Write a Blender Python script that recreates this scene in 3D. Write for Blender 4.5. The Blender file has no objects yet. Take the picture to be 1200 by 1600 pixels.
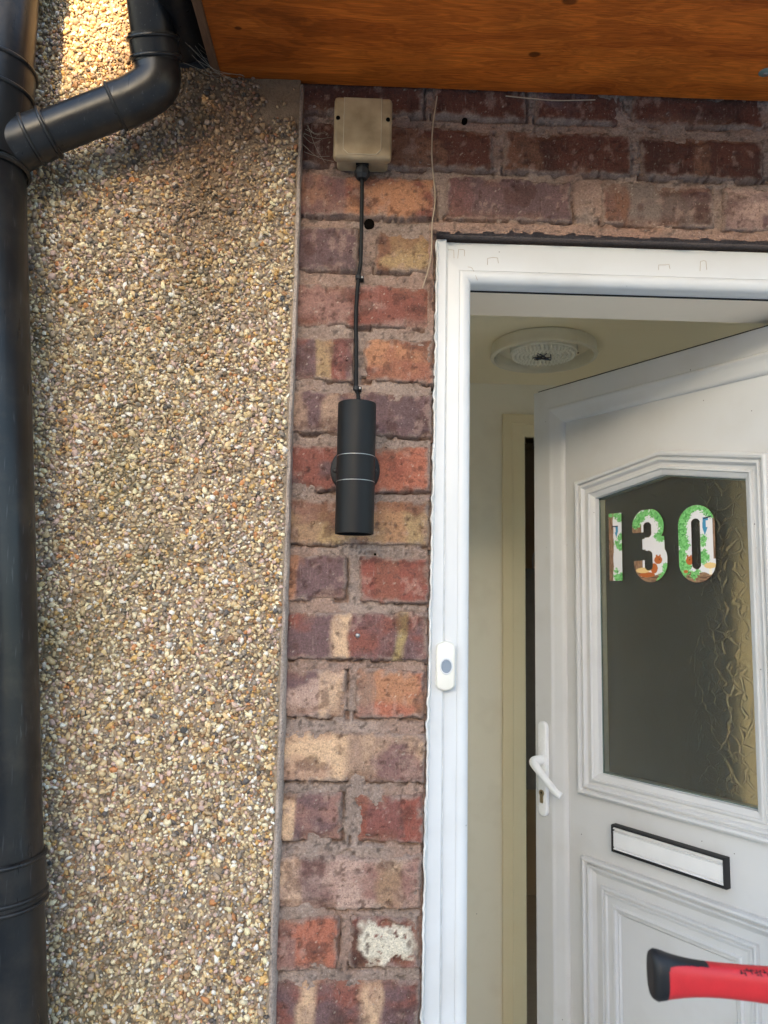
import bpy, bmesh, math, random
import numpy as np
from mathutils import Vector, Matrix

random.seed(7); RNG = np.random.default_rng(7)
S = bpy.context.scene; COL = S.collection

# ------------------------------------------------------------------ camera
YAW, PITCH, ROLL = [math.radians(a) for a in (1.7, 6.8, 1.05)]
CAM = np.array([0, -1.2, 1.6]); FPX = 1200.0
fw = np.array([math.sin(YAW)*math.cos(PITCH), math.cos(YAW)*math.cos(PITCH), math.sin(PITCH)])
r0 = np.array([math.cos(YAW), -math.sin(YAW), 0]); u0 = np.cross(r0, fw)
rt = r0*math.cos(ROLL)+u0*math.sin(ROLL); up = u0*math.cos(ROLL)-r0*math.sin(ROLL)
cd = bpy.data.cameras.new('camera'); cam = bpy.data.objects.new('camera', cd); COL.objects.link(cam)
M = Matrix.Identity(4)
for i in range(3):
    M[i][0] = rt[i]; M[i][1] = up[i]; M[i][2] = -fw[i]; M[i][3] = CAM[i]
cam.matrix_world = M
cd.sensor_fit = 'HORIZONTAL'; cd.sensor_width = 36; cd.lens = 36; cd.clip_start = .02; cd.clip_end = 500
cd.dof.use_dof = True; cd.dof.focus_distance = 1.25; cd.dof.aperture_fstop = 13
S.camera = cam

# ------------------------------------------------------------------ sky, sun, exposure
TOSUN = Vector((-.185, -.965, .18)).normalized()
EL = math.asin(TOSUN.z)
w = bpy.data.worlds.new('World'); S.world = w; w.use_nodes = True
nt = w.node_tree
sk = nt.nodes.new('ShaderNodeTexSky'); sk.sky_type = 'NISHITA'; sk.sun_disc = False
sk.sun_elevation = EL; sk.sun_rotation = math.atan2(TOSUN.x, TOSUN.y) % (2*math.pi)
sk.dust_density = 1.5; sk.air_density = 1.0; sk.ozone_density = 1.0
bg = nt.nodes['Background']; bg.inputs[1].default_value = .15
nt.links.new(sk.outputs[0], bg.inputs[0])
ld = bpy.data.lights.new('sun', 'SUN'); ld.energy = 3.4; ld.angle = math.radians(.5); ld.color = (1, .70, .34)
sun = bpy.data.objects.new('sun', ld); COL.objects.link(sun)
sun.rotation_euler = TOSUN.to_track_quat('Z', 'Y').to_euler(); sun.location = TOSUN*30
S.view_settings.view_transform = 'Standard'; S.view_settings.look = 'None'; S.view_settings.gamma = 1
S.view_settings.use_curve_mapping = False
S.cycles.max_bounces = 16; S.cycles.diffuse_bounces = 12
S.view_settings.exposure = 2.36
S.view_settings.use_white_balance = True; S.view_settings.white_balance_temperature = 5950; S.view_settings.white_balance_tint = 10

# ------------------------------------------------------------------ helpers
def ray(px, py): return fw*FPX+rt*(px-600)-up*(py-800)
def at(px, py, y):
    d = ray(px, py); return CAM+d*(y-CAM[1])/d[1]
def atz(px, py, z):
    d = ray(px, py); return CAM+d*(z-CAM[2])/d[2]
def lin(r, g=None, b=None):
    if g is None: r, g, b = r
    f = lambda c: (c/255/12.92) if c/255 <= .04045 else ((c/255+.055)/1.055)**2.4
    return np.array([f(r), f(g), f(b)])
def sm(a, b, x):
    t = np.clip((x-a)/(b-a), 0, 1); return t*t*(3-2*t)
def vn(x, y, seed=0):
    ix = np.floor(x); iy = np.floor(y); fx = x-ix; fy = y-iy
    fx = fx*fx*(3-2*fx); fy = fy*fy*(3-2*fy)
    def h(i, j):
        v = np.sin(i*127.1+j*311.7+seed*74.7)*43758.5453; return v-np.floor(v)
    return (h(ix, iy)*(1-fx)+h(ix+1, iy)*fx)*(1-fy)+(h(ix, iy+1)*(1-fx)+h(ix+1, iy+1)*fx)*fy
def fbm(x, y, o=3, seed=0):
    s = 0; a = .5; t = 0
    for k in range(o):
        s = s+a*vn(x*2**k, y*2**k, seed+k*13.7); t += a; a *= .5
    return s/t

def link(name, me, mat=None, parent=None, smooth=None):
    o = bpy.data.objects.new(name, me); COL.objects.link(o)
    if mat is not None and len(me.materials) == 0: me.materials.append(mat)
    if smooth is not None:
        me.polygons.foreach_set('use_smooth', [True]*len(me.polygons))
        if smooth: me.set_sharp_from_angle(angle=math.radians(smooth))
    if parent is not None: o.parent = parent
    return o
def wloc(p):
    v = Vector((0, 0, 0))
    while p is not None: v = v+p.location; p = p.parent
    return np.array(v)
def mesh(V, F, cols=None):
    me = bpy.data.meshes.new('m'); V = np.asarray(V, float)
    if isinstance(F, np.ndarray):
        n = F.shape[1]; me.vertices.add(len(V)); me.vertices.foreach_set('co', V.ravel())
        me.loops.add(F.size); me.loops.foreach_set('vertex_index', F.ravel().astype(np.int32))
        me.polygons.add(len(F)); me.polygons.foreach_set('loop_start', np.arange(len(F), dtype=np.int32)*n)
        me.update(calc_edges=True); me.validate()
    else:
        me.from_pydata(V.tolist(), [], F); me.update()
    if cols is not None:
        a = me.color_attributes.new('Col', 'FLOAT_COLOR', 'POINT')
        c = np.ones((len(V), 4)); c[:, :3] = cols; a.data.foreach_set('color', c.ravel())
    return me
def part(name, VF, mat, parent=None, smooth=None, cols=None, local=False):
    V, F = VF; V = np.asarray(V, float)
    if parent is not None and not local: V = V-wloc(parent)
    return link(name, mesh(V, F, cols), mat, parent, smooth)
def tag(o, label, cat, group=None):
    o['label'] = label; o['category'] = cat
    if group: o['group'] = group
    return o
def thing(name, label, cat, loc=(0, 0, 0), rz=0, group=None):
    o = bpy.data.objects.new(name, None); COL.objects.link(o); o.location = loc; o.rotation_euler = (0, 0, rz)
    o.empty_display_size = .1
    return tag(o, label, cat, group)
def struct(o): o['kind'] = 'structure'; return o

def box(x0, x1, y0, y1, z0, z1, bev=0, seg=2):
    bm = bmesh.new(); bmesh.ops.create_cube(bm, size=1)
    for v in bm.verts:
        v.co = Vector(((x0+x1)/2+v.co.x*(x1-x0), (y0+y1)/2+v.co.y*(y1-y0), (z0+z1)/2+v.co.z*(z1-z0)))
    if bev: bmesh.ops.bevel(bm, geom=bm.edges[:], offset=bev, segments=seg, affect='EDGES', profile=.5)
    return bmVF(bm)
def bmVF(bm):
    bm.verts.index_update()
    V = [tuple(v.co) for v in bm.verts]; F = [[v.index for v in f.verts] for f in bm.faces]; bm.free(); return V, F
def join(*L):
    V = []; F = []
    for v, f in L:
        n = len(V); V += [tuple(p) for p in v]; F += [[i+n for i in q] for q in f]
    return V, F
def frame_of(d):
    d = Vector(d).normalized(); a = Vector((0, 0, 1)) if abs(d.z) < .9 else Vector((1, 0, 0))
    e1 = d.cross(a).normalized(); return d, e1, d.cross(e1).normalized()
def tube(path, rad, seg=24, cap=True, ell=1.0):
    P = [Vector(p) for p in path]; n = len(P)
    R = rad if hasattr(rad, '__len__') else [rad]*n
    V = []; F = []; prev = None
    for i, p in enumerate(P):
        d = (P[min(i+1, n-1)]-P[max(i-1, 0)]).normalized()
        if prev is None: _, e1, e2 = frame_of(d)
        else:
            e1 = (prev-d*prev.dot(d)).normalized(); e2 = d.cross(e1)
        prev = e1
        for k in range(seg):
            a = 2*math.pi*k/seg; V.append(tuple(p+(e1*math.cos(a)*ell+e2*math.sin(a))*R[i]))
    for i in range(n-1):
        for k in range(seg):
            F.append([i*seg+k, i*seg+(k+1) % seg, (i+1)*seg+(k+1) % seg, (i+1)*seg+k])
    if cap: F.append(list(range(seg))[::-1]); F.append([(n-1)*seg+k for k in range(seg)])
    return V, F
def lathe(prof, org, axis, seg=48):
    d, e1, e2 = frame_of(axis); o = Vector(org); V = []; F = []
    for r, h in prof:
        for k in range(seg):
            a = 2*math.pi*k/seg; V.append(tuple(o+d*h+(e1*math.cos(a)+e2*math.sin(a))*max(r, 1e-5)))
    for i in range(len(prof)-1):
        for k in range(seg):
            F.append([i*seg+k, i*seg+(k+1) % seg, (i+1)*seg+(k+1) % seg, (i+1)*seg+k])
    return V, F
def smooth_path(P, n=8):
    P = [np.array(p, float) for p in P]; P = [2*P[0]-P[1]]+P+[2*P[-1]-P[-2]]; out = []
    for i in range(1, len(P)-2):
        for k in range(n):
            t = k/n; a, b, c, d = P[i-1:i+3]
            out.append(.5*((2*b)+(c-a)*t+(2*a-5*b+4*c-d)*t*t+(-a+3*b-3*c+d)*t**3))
    out.append(P[-2]); return out
def offset_poly(P, o):
    n = len(P); L = []
    for i in range(n):
        a = np.array(P[i]); b = np.array(P[(i+1) % n]); d = (b-a)/np.linalg.norm(b-a); L.append((a+np.array([-d[1], d[0]])*o, d))
    out = []
    for i in range(n):
        (a, d), (b, e) = L[i-1], L[i]
        A = np.array([d, -e]).T
        t = np.linalg.solve(A, b-a); out.append(a+d*t[0])
    return out
def moulding(P, prof):
    """closed CCW (x,z) outline swept with profile (inset, y): one mitred piece per side"""
    R = [[(q[0], h, q[1]) for q in offset_poly(P, o)] for o, h in prof]; n = len(P); out = []
    for i in range(n):
        V = []; F = []
        for r in R: V += [r[i], r[(i+1) % n]]
        for k in range(len(R)-1): F.append([2*k, 2*k+1, 2*k+3, 2*k+2])
        out.append((V, F))
    return out
def slab_with_hole(outer, hole, y0, y1):
    """flat slab (x,z polygon with optional hole) between y0 and y1"""
    bm = bmesh.new()
    def loop(P, y):
        v = [bm.verts.new((p[0], y, p[1])) for p in P]
        return v, [bm.edges.new((v[i], v[(i+1) % len(v)])) for i in range(len(v))]
    loops = []
    for y in (y0, y1):
        a, ea = loop(outer, y); ed = list(ea); b = None
        if hole is not None: b, eb = loop(hole, y); ed += eb
        bmesh.ops.triangle_fill(bm, edges=ed, use_beauty=True); loops.append((a, b))
    for j in range(2):
        A, B = loops[0][j], loops[1][j]
        if A is None: continue
        for i in range(len(A)): bm.faces.new((A[i], A[(i+1) % len(A)], B[(i+1) % len(A)], B[i]))
    bmesh.ops.recalc_face_normals(bm, faces=bm.faces)
    return bmVF(bm)

# ------------------------------------------------------------------ materials
def nodes(name):
    m = bpy.data.materials.new(name); m.use_nodes = True; t = m.node_tree
    return m, t, t.nodes['Principled BSDF'], t.nodes.new, t.links.new
def mat(name, c, c2=None, rough=.5, scale=20, bump=0, bscale=None, metal=0, amt=.5, detail=4, stretch=(1, 1, 1), spec=.5, lo=.35, hi=.65, specks=0):
    m, t, b, N, L = nodes(name)
    b.inputs['Roughness'].default_value = rough; b.inputs['Metallic'].default_value = metal
    b.inputs['Specular IOR Level'].default_value = spec
    c = np.array(c); c2 = c*.8 if c2 is None else np.array(c2)
    tc = N('ShaderNodeTexCoord'); mp = N('ShaderNodeMapping'); mp.inputs['Scale'].default_value = stretch
    L(tc.outputs['Object'], mp.inputs[0])
    n = N('ShaderNodeTexNoise'); n.inputs['Scale'].default_value = scale; n.inputs['Detail'].default_value = detail
    L(mp.outputs[0], n.inputs[0])
    r = N('ShaderNodeValToRGB'); e = r.color_ramp.elements
    e[0].position = lo; e[1].position = hi; e[0].color = (*c, 1); e[1].color = (*(c*(1-amt)+c2*amt), 1)
    L(n.outputs[0], r.inputs[0]); L(r.outputs[0], b.inputs['Base Color'])
    rr = N('ShaderNodeMapRange'); rr.inputs[3].default_value = max(rough-.08, 0); rr.inputs[4].default_value = min(rough+.1, 1)
    L(n.outputs[0], rr.inputs[0]); L(rr.outputs[0], b.inputs['Roughness'])
    if specks:
        v = N('ShaderNodeTexVoronoi'); v.inputs['Scale'].default_value = 60; L(tc.outputs['Object'], v.inputs[0])
        m1 = N('ShaderNodeMapRange'); m1.inputs[1].default_value = .05; m1.inputs[2].default_value = .09; m1.inputs[3].default_value = 1; m1.inputs[4].default_value = 0; L(v.outputs['Distance'], m1.inputs[0])
        sr = N('ShaderNodeSeparateColor'); L(v.outputs['Color'], sr.inputs[0])
        gt_ = N('ShaderNodeMath'); gt_.operation = 'GREATER_THAN'; gt_.inputs[1].default_value = 1-specks; L(sr.outputs[0], gt_.inputs[0])
        mu = N('ShaderNodeMath'); mu.operation = 'MULTIPLY'; L(m1.outputs[0], mu.inputs[0]); L(gt_.outputs[0], mu.inputs[1])
        g2 = N('ShaderNodeTexNoise'); g2.inputs['Scale'].default_value = 9; g2.inputs['Detail'].default_value = 7; L(tc.outputs['Object'], g2.inputs[0])
        gr_ = N('ShaderNodeMapRange'); gr_.inputs[1].default_value = .5; gr_.inputs[2].default_value = .8; gr_.inputs[4].default_value = .35; L(g2.outputs[0], gr_.inputs[0])
        x1 = N('ShaderNodeMix'); x1.data_type = 'RGBA'; x1.inputs[7].default_value = (*(c*np.array([.72, .68, .62])), 1); L(gr_.outputs[0], x1.inputs[0]); L(r.outputs[0], x1.inputs[6])
        x2 = N('ShaderNodeMix'); x2.data_type = 'RGBA'; x2.inputs[7].default_value = (.06, .05, .045, 1); L(mu.outputs[0], x2.inputs[0]); L(x1.outputs[2], x2.inputs[6]); L(x2.outputs[2], b.inputs['Base Color'])
    if bump:
        n2 = N('ShaderNodeTexNoise'); n2.inputs['Scale'].default_value = bscale or scale*8; n2.inputs['Detail'].default_value = 5
        L(mp.outputs[0], n2.inputs[0])
        bp = N('ShaderNodeBump'); bp.inputs['Strength'].default_value = 1; bp.inputs['Distance'].default_value = bump
        L(n2.outputs[0], bp.inputs['Height']); L(bp.outputs[0], b.inputs['Normal'])
    return m
def colmat(name, rough=.9, bump=.0006, bscale=700, var=.35, vscale=400, spec=.3, grains=None):
    """colour from the mesh's own colour attribute, broken up by fine grain"""
    m, t, b, N, L = nodes(name); b.inputs['Roughness'].default_value = rough; b.inputs['Specular IOR Level'].default_value = spec
    a = N('ShaderNodeAttribute'); a.attribute_name = 'Col'
    tc = N('ShaderNodeTexCoord')
    n = N('ShaderNodeTexNoise'); n.inputs['Scale'].default_value = vscale; n.inputs['Detail'].default_value = 5; n.inputs['Roughness'].default_value = .7
    L(tc.outputs['Object'], n.inputs[0])
    mr = N('ShaderNodeMapRange'); mr.inputs[1].default_value = .25; mr.inputs[2].default_value = .75
    mr.inputs[3].default_value = 1-var; mr.inputs[4].default_value = 1+var
    L(n.outputs[0], mr.inputs[0])
    mx = N('ShaderNodeVectorMath'); mx.operation = 'SCALE'; L(a.outputs['Color'], mx.inputs[0]); L(mr.outputs[0], mx.inputs['Scale'])
    last = mx.outputs[0]
    for (scl, a0, a1, colr, st_, amt_) in (grains or ()):
        mpp = N('ShaderNodeMapping'); mpp.inputs['Scale'].default_value = st_; L(tc.outputs['Object'], mpp.inputs[0])
        g_ = N('ShaderNodeTexNoise'); g_.inputs['Scale'].default_value = scl; g_.inputs['Detail'].default_value = 3; L(mpp.outputs[0], g_.inputs[0])
        gm = N('ShaderNodeMapRange'); gm.inputs[1].default_value = a0; gm.inputs[2].default_value = a1; gm.inputs[4].default_value = amt_; L(g_.outputs[0], gm.inputs[0])
        mi = N('ShaderNodeMix'); mi.data_type = 'RGBA'; mi.inputs[7].default_value = (*colr, 1); L(gm.outputs[0], mi.inputs[0]); L(last, mi.inputs[6]); last = mi.outputs[2]
    L(last, b.inputs['Base Color'])
    n2 = N('ShaderNodeTexNoise'); n2.inputs['Scale'].default_value = bscale; n2.inputs['Detail'].default_value = 4
    L(tc.outputs['Object'], n2.inputs[0])
    bp = N('ShaderNodeBump'); bp.inputs['Distance'].default_value = bump; L(n2.outputs[0], bp.inputs['Height']); L(bp.outputs[0], b.inputs['Normal'])
    return m

GR = [(520, .62, .70, (.05, .03, .025), (1, 1, 1), .7), (300, .66, .74, (.42, .34, .28), (1, 1, 1), .6), (60, .62, .78, (.34, .25, .20), (6, 6, .7), .4), (90, .56, .72, (.08, .05, .042), (1, 1, 1.6), .45)]
M_brick = colmat('brick_clay', .9, .0016, 420, .42, 330, grains=GR)
M_mortar = colmat('lime_mortar', .95, .0026, 330, .4, 260, grains=[(420, .62, .70, (.06, .05, .045), (1, 1, 1), .7), (260, .64, .74, (.40, .36, .32), (1, 1, 1), .55), (40, .55, .75, (.13, .10, .085), (1, 1, 1), .5)])
M_pebble = colmat('pebble_chips', .55, .0003, 600, .18, 350, .45)
M_dash = colmat('render_mortar', .95, .0016, 330, .3, 240)
M_print = colmat('sticker_print', .45, .00001, 50, .02, 50, .4)
M_upvc = mat('white_upvc', (.66, .665, .665), (.58, .58, .57), .32, 6, amt=.25, specks=.10)
M_door = mat('door_upvc', (.60, .60, .60), (.56, .555, .55), .36, 3, amt=.5, specks=.05)
M_seal = mat('sealant', (.78, .77, .74), (.5, .47, .42), .6, 60, .0008, 300)
M_black = mat('black_lamp_metal', (.007, .0072, .008), (.009, .009, .009), .45, 40, .00006, 1500, spec=.22)
M_silver = mat('bare_metal_line', (.55, .55, .55), None, .35, 30, metal=.9)
M_rubber = mat('black_rubber', (.010, .010, .011), (.02, .02, .021), .5, 40, .0001, 900, spec=.35)
M_gasket = mat('black_gasket', (.01, .01, .01), None, .6, 30)
M_box = mat('aged_beige_plastic', (.42, .31, .18), (.22, .15, .075), .5, 28, .0002, 400, amt=.8, detail=6)
M_boxln = mat('beige_plastic_edge', (.55, .46, .32), None, .45, 30)
M_bell = mat('cream_plastic', (.78, .75, .67), (.70, .66, .56), .35, 25)
M_btn = mat('grey_button', (.25, .29, .34), None, .3, 30)
M_cable = mat('black_cable', (.006, .006, .006), None, .5, 60, spec=.2)
M_hall = mat('hall_paint', (.90, .86, .75), (.88, .83, .70), .55, 4, .0002, 200, specks=.02)
M_ceil = mat('magnolia_ceiling', (.92, .84, .64), (.90, .81, .60), .6, 4, .0002, 200)
M_arch = mat('cream_gloss', (.86, .76, .53), (.82, .70, .46), .35, 8)
M_lining = mat('lining_paint', (.88, .77, .63), (.84, .72, .58), .5, 8)
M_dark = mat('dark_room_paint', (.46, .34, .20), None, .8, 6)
M_lamp = mat('ceiling_lamp_plastic', (.76, .72, .60), (.68, .63, .5), .35, 20)
M_red = mat('red_grip', (.55, .018, .022), (.42, .012, .016), .42, 60, .00025, 1400)
M_wire = mat('old_string', (.42, .32, .22), (.3, .22, .14), .7, 100)
M_alu = mat('brushed_aluminium', (.6, .6, .6), (.5, .5, .5), .35, 40, metal=1)
M_concrete = mat('paving_concrete', (.46, .445, .41), (.38, .365, .335), .9, 5, .002, 60, detail=8)
M_floor = mat('hall_floor_wood', (.66, .52, .36), (.58, .44, .29), .45, 12, stretch=(1, 8, 1))
M_hole = mat('drill_hole_dark', (.006, .005, .004), None, 1, 50, spec=0)
M_green = mat('green_washer', (.16, .22, .19), (.1, .15, .13), .5, 90)
M_steel = mat('steel_screw', (.35, .34, .33), None, .4, 60, metal=.9)
M_brass = mat('lock_brass', (.35, .27, .16), None, .35, 60, metal=.9)
M_flap = mat('white_flap_metal', (.74, .74, .74), (.66, .66, .66), .35, 20)
M_housewall = mat('opposite_brick', (.30, .16, .11), (.2, .1, .07), .9, 30)
M_slate = mat('slate_roof', (.09, .09, .10), (.05, .05, .055), .7, 20)
M_coat = mat('dark_cloth', (.14, .12, .10), None, .9, 30)

def pipe_mat():
    m, t, b, N, L = nodes('black_pipe_plastic')
    b.inputs['Specular IOR Level'].default_value = .38
    tc = N('ShaderNodeTexCoord')
    mp = N('ShaderNodeMapping'); mp.inputs['Scale'].default_value = (1, 1, .12); L(tc.outputs['Object'], mp.inputs[0])
    n = N('ShaderNodeTexNoise'); n.inputs['Scale'].default_value = 60; n.inputs['Detail'].default_value = 7; L(mp.outputs[0], n.inputs[0])
    n2 = N('ShaderNodeTexNoise'); n2.inputs['Scale'].default_value = 9; n2.inputs['Detail'].default_value = 5; L(tc.outputs['Object'], n2.inputs[0])
    v = N('ShaderNodeTexVoronoi'); v.inputs['Scale'].default_value = 260; L(tc.outputs['Object'], v.inputs[0])
    sp = N('ShaderNodeMapRange'); sp.inputs[1].default_value = .05; sp.inputs[2].default_value = .12; sp.inputs[3].default_value = 1; sp.inputs[4].default_value = 0
    L(v.outputs['Distance'], sp.inputs[0])
    r = N('ShaderNodeValToRGB'); e = r.color_ramp.elements
    e[0].position = .35; e[0].color = (.006, .0066, .008, 1); e[1].position = .75; e[1].color = (.02, .02, .02, 1)
    L(n2.outputs[0], r.inputs[0])
    mx = N('ShaderNodeMix'); mx.data_type = 'RGBA'; mx.inputs[7].default_value = (.07, .068, .064, 1)
    ma = N('ShaderNodeMath'); ma.operation = 'MULTIPLY'; ma.inputs[1].default_value = .35
    L(sp.outputs[0], ma.inputs[0]); L(ma.outputs[0], mx.inputs[0]); L(r.outputs[0], mx.inputs[6])
    d1 = N('ShaderNodeTexNoise'); d1.inputs['Scale'].default_value = 14; d1.inputs['Detail'].default_value = 8; d1.inputs['Roughness'].default_value = .65; L(tc.outputs['Object'], d1.inputs[0])
    dr = N('ShaderNodeMapRange'); dr.inputs[1].default_value = .50; dr.inputs[2].default_value = .72; dr.inputs[4].default_value = .75; L(d1.outputs[0], dr.inputs[0])
    mx2 = N('ShaderNodeMix'); mx2.data_type = 'RGBA'; mx2.inputs[7].default_value = (.045, .038, .030, 1); L(dr.outputs[0], mx2.inputs[0]); L(mx.outputs[2], mx2.inputs[6])
    mp3 = N('ShaderNodeMapping'); mp3.inputs['Scale'].default_value = (300, 300, 5); mp3.inputs['Rotation'].default_value = (.1, .15, 0); L(tc.outputs['Object'], mp3.inputs[0])
    sc_ = N('ShaderNodeTexNoise'); sc_.inputs['Scale'].default_value = 1; L(mp3.outputs[0], sc_.inputs[0])
    sr_ = N('ShaderNodeMapRange'); sr_.inputs[1].default_value = .66; sr_.inputs[2].default_value = .74; sr_.inputs[4].default_value = .5; L(sc_.outputs[0], sr_.inputs[0])
    mx3 = N('ShaderNodeMix'); mx3.data_type = 'RGBA'; mx3.inputs[7].default_value = (.09, .09, .095, 1); L(sr_.outputs[0], mx3.inputs[0]); L(mx2.outputs[2], mx3.inputs[6])
    L(mx3.outputs[2], b.inputs['Base Color'])
    rr = N('ShaderNodeMapRange'); rr.inputs[3].default_value = .18; rr.inputs[4].default_value = .46; L(n.outputs[0], rr.inputs[0]); L(rr.outputs[0], b.inputs['Roughness'])
    bp = N('ShaderNodeBump'); bp.inputs['Distance'].default_value = .0003; L(n.outputs[0], bp.inputs['Height']); L(bp.outputs[0], b.inputs['Normal'])
    return m
M_pipe = pipe_mat()

def ply_mat():
    m, t, b, N, L = nodes('varnished_plywood'); b.inputs['Roughness'].default_value = .55; b.inputs['Specular IOR Level'].default_value = .18
    tc = N('ShaderNodeTexCoord')
    mp = N('ShaderNodeMapping'); mp.inputs['Scale'].default_value = (1.1, 6.5, 1); L(tc.outputs['Object'], mp.inputs[0])
    d = N('ShaderNodeTexNoise'); d.inputs['Scale'].default_value = 1.6; d.inputs['Detail'].default_value = 3; L(mp.outputs[0], d.inputs[0])
    dv = N('ShaderNodeVectorMath'); dv.operation = 'SCALE'; dv.inputs['Scale'].default_value = 1.3; L(d.outputs['Color'], dv.inputs[0])
    ad = N('ShaderNodeVectorMath'); L(mp.outputs[0], ad.inputs[0]); L(dv.outputs[0], ad.inputs[1])
    wv = N('ShaderNodeTexNoise'); wv.inputs['Scale'].default_value = 3.2; wv.inputs['Detail'].default_value = 6; wv.inputs['Roughness'].default_value = .55; L(ad.outputs[0], wv.inputs[0])
    r = N('ShaderNodeValToRGB'); e = r.color_ramp.elements
    e[0].position = .3; e[0].color = (.41, .088, .009, 1); e[1].position = .68; e[1].color = (.73, .19, .022, 1)
    x = e.new(.5); x.color = (.61, .145, .015, 1)
    L(wv.outputs[0], r.inputs[0])
    mp2 = N('ShaderNodeMapping'); mp2.inputs['Scale'].default_value = (25, 600, 1); L(tc.outputs['Object'], mp2.inputs[0])
    fn = N('ShaderNodeTexNoise'); fn.inputs['Scale'].default_value = 1; fn.inputs['Detail'].default_value = 3; L(mp2.outputs[0], fn.inputs[0])
    st = N('ShaderNodeTexNoise'); st.inputs['Scale'].default_value = 7; st.inputs['Detail'].default_value = 6; L(tc.outputs['Object'], st.inputs[0])
    s2 = N('ShaderNodeMapRange'); s2.inputs[1].default_value = .3; s2.inputs[2].default_value = .7; s2.inputs[3].default_value = .74; s2.inputs[4].default_value = 1.10; L(st.outputs[0], s2.inputs[0])
    f2 = N('ShaderNodeMapRange'); f2.inputs[1].default_value = .3; f2.inputs[2].default_value = .7; f2.inputs[3].default_value = .72; f2.inputs[4].default_value = 1.14; L(fn.outputs[0], f2.inputs[0])
    mu = N('ShaderNodeMath'); mu.operation = 'MULTIPLY'; L(s2.outputs[0], mu.inputs[0]); L(f2.outputs[0], mu.inputs[1])
    fm = N('ShaderNodeMath'); fm.operation = 'MULTIPLY'; fm.inputs[1].default_value = 75; L(wv.outputs[0], fm.inputs[0])
    fs = N('ShaderNodeMath'); fs.operation = 'SINE'; L(fm.outputs[0], fs.inputs[0])
    fr_ = N('ShaderNodeMapRange'); fr_.inputs[1].default_value = -1; fr_.inputs[2].default_value = 1; fr_.inputs[3].default_value = .80; fr_.inputs[4].default_value = 1.06; L(fs.outputs[0], fr_.inputs[0])
    mu0 = mu; mu = N('ShaderNodeMath'); mu.operation = 'MULTIPLY'; L(mu0.outputs[0], mu.inputs[0]); L(fr_.outputs[0], mu.inputs[1])
    # old water stain near the open left end, with a ragged edge
    sx = N('ShaderNodeSeparateXYZ'); L(tc.outputs['Object'], sx.inputs[0])
    se = N('ShaderNodeMath'); se.operation = 'MULTIPLY_ADD'; se.inputs[1].default_value = .45; L(wv.outputs[0], se.inputs[0]); L(sx.outputs[0], se.inputs[2])
    sr = N('ShaderNodeMapRange'); sr.interpolation_type = 'SMOOTHSTEP'; sr.inputs[1].default_value = .26; sr.inputs[2].default_value = .46; sr.inputs[3].default_value = .55; sr.inputs[4].default_value = 1; L(se.outputs[0], sr.inputs[0])
    m9 = N('ShaderNodeMath'); m9.operation = 'MULTIPLY'; L(mu.outputs[0], m9.inputs[0]); L(sr.outputs[0], m9.inputs[1])
    # knots
    last = m9.outputs[0]
    for (kx, ky, kr) in KNOTS:
        k = N('ShaderNodeVectorMath'); k.operation = 'DISTANCE'; k.inputs[1].default_value = (kx, ky*1.6, 0)
        ms = N('ShaderNodeMapping'); ms.inputs['Scale'].default_value = (1, 1.6, 0); L(tc.outputs['Object'], ms.inputs[0]); L(ms.outputs[0], k.inputs[0])
        kk = N('ShaderNodeMapRange'); kk.interpolation_type = 'SMOOTHSTEP'; kk.inputs[1].default_value = kr*.55; kk.inputs[2].default_value = kr; kk.inputs[3].default_value = .33; kk.inputs[4].default_value = 1
        L(k.outputs['Value'], kk.inputs[0])
        q = N('ShaderNodeMath'); q.operation = 'MULTIPLY'; L(last, q.inputs[0]); L(kk.outputs[0], q.inputs[1]); last = q.outputs[0]
    sc = N('ShaderNodeVectorMath'); sc.operation = 'SCALE'; L(r.outputs[0], sc.inputs[0]); L(last, sc.inputs['Scale']); L(sc.outputs[0], b.inputs['Base Color'])
    bp = N('ShaderNodeBump'); bp.inputs['Distance'].default_value = .0004; L(fn.outputs[0], bp.inputs['Height']); L(bp.outputs[0], b.inputs['Normal'])
    return m

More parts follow.
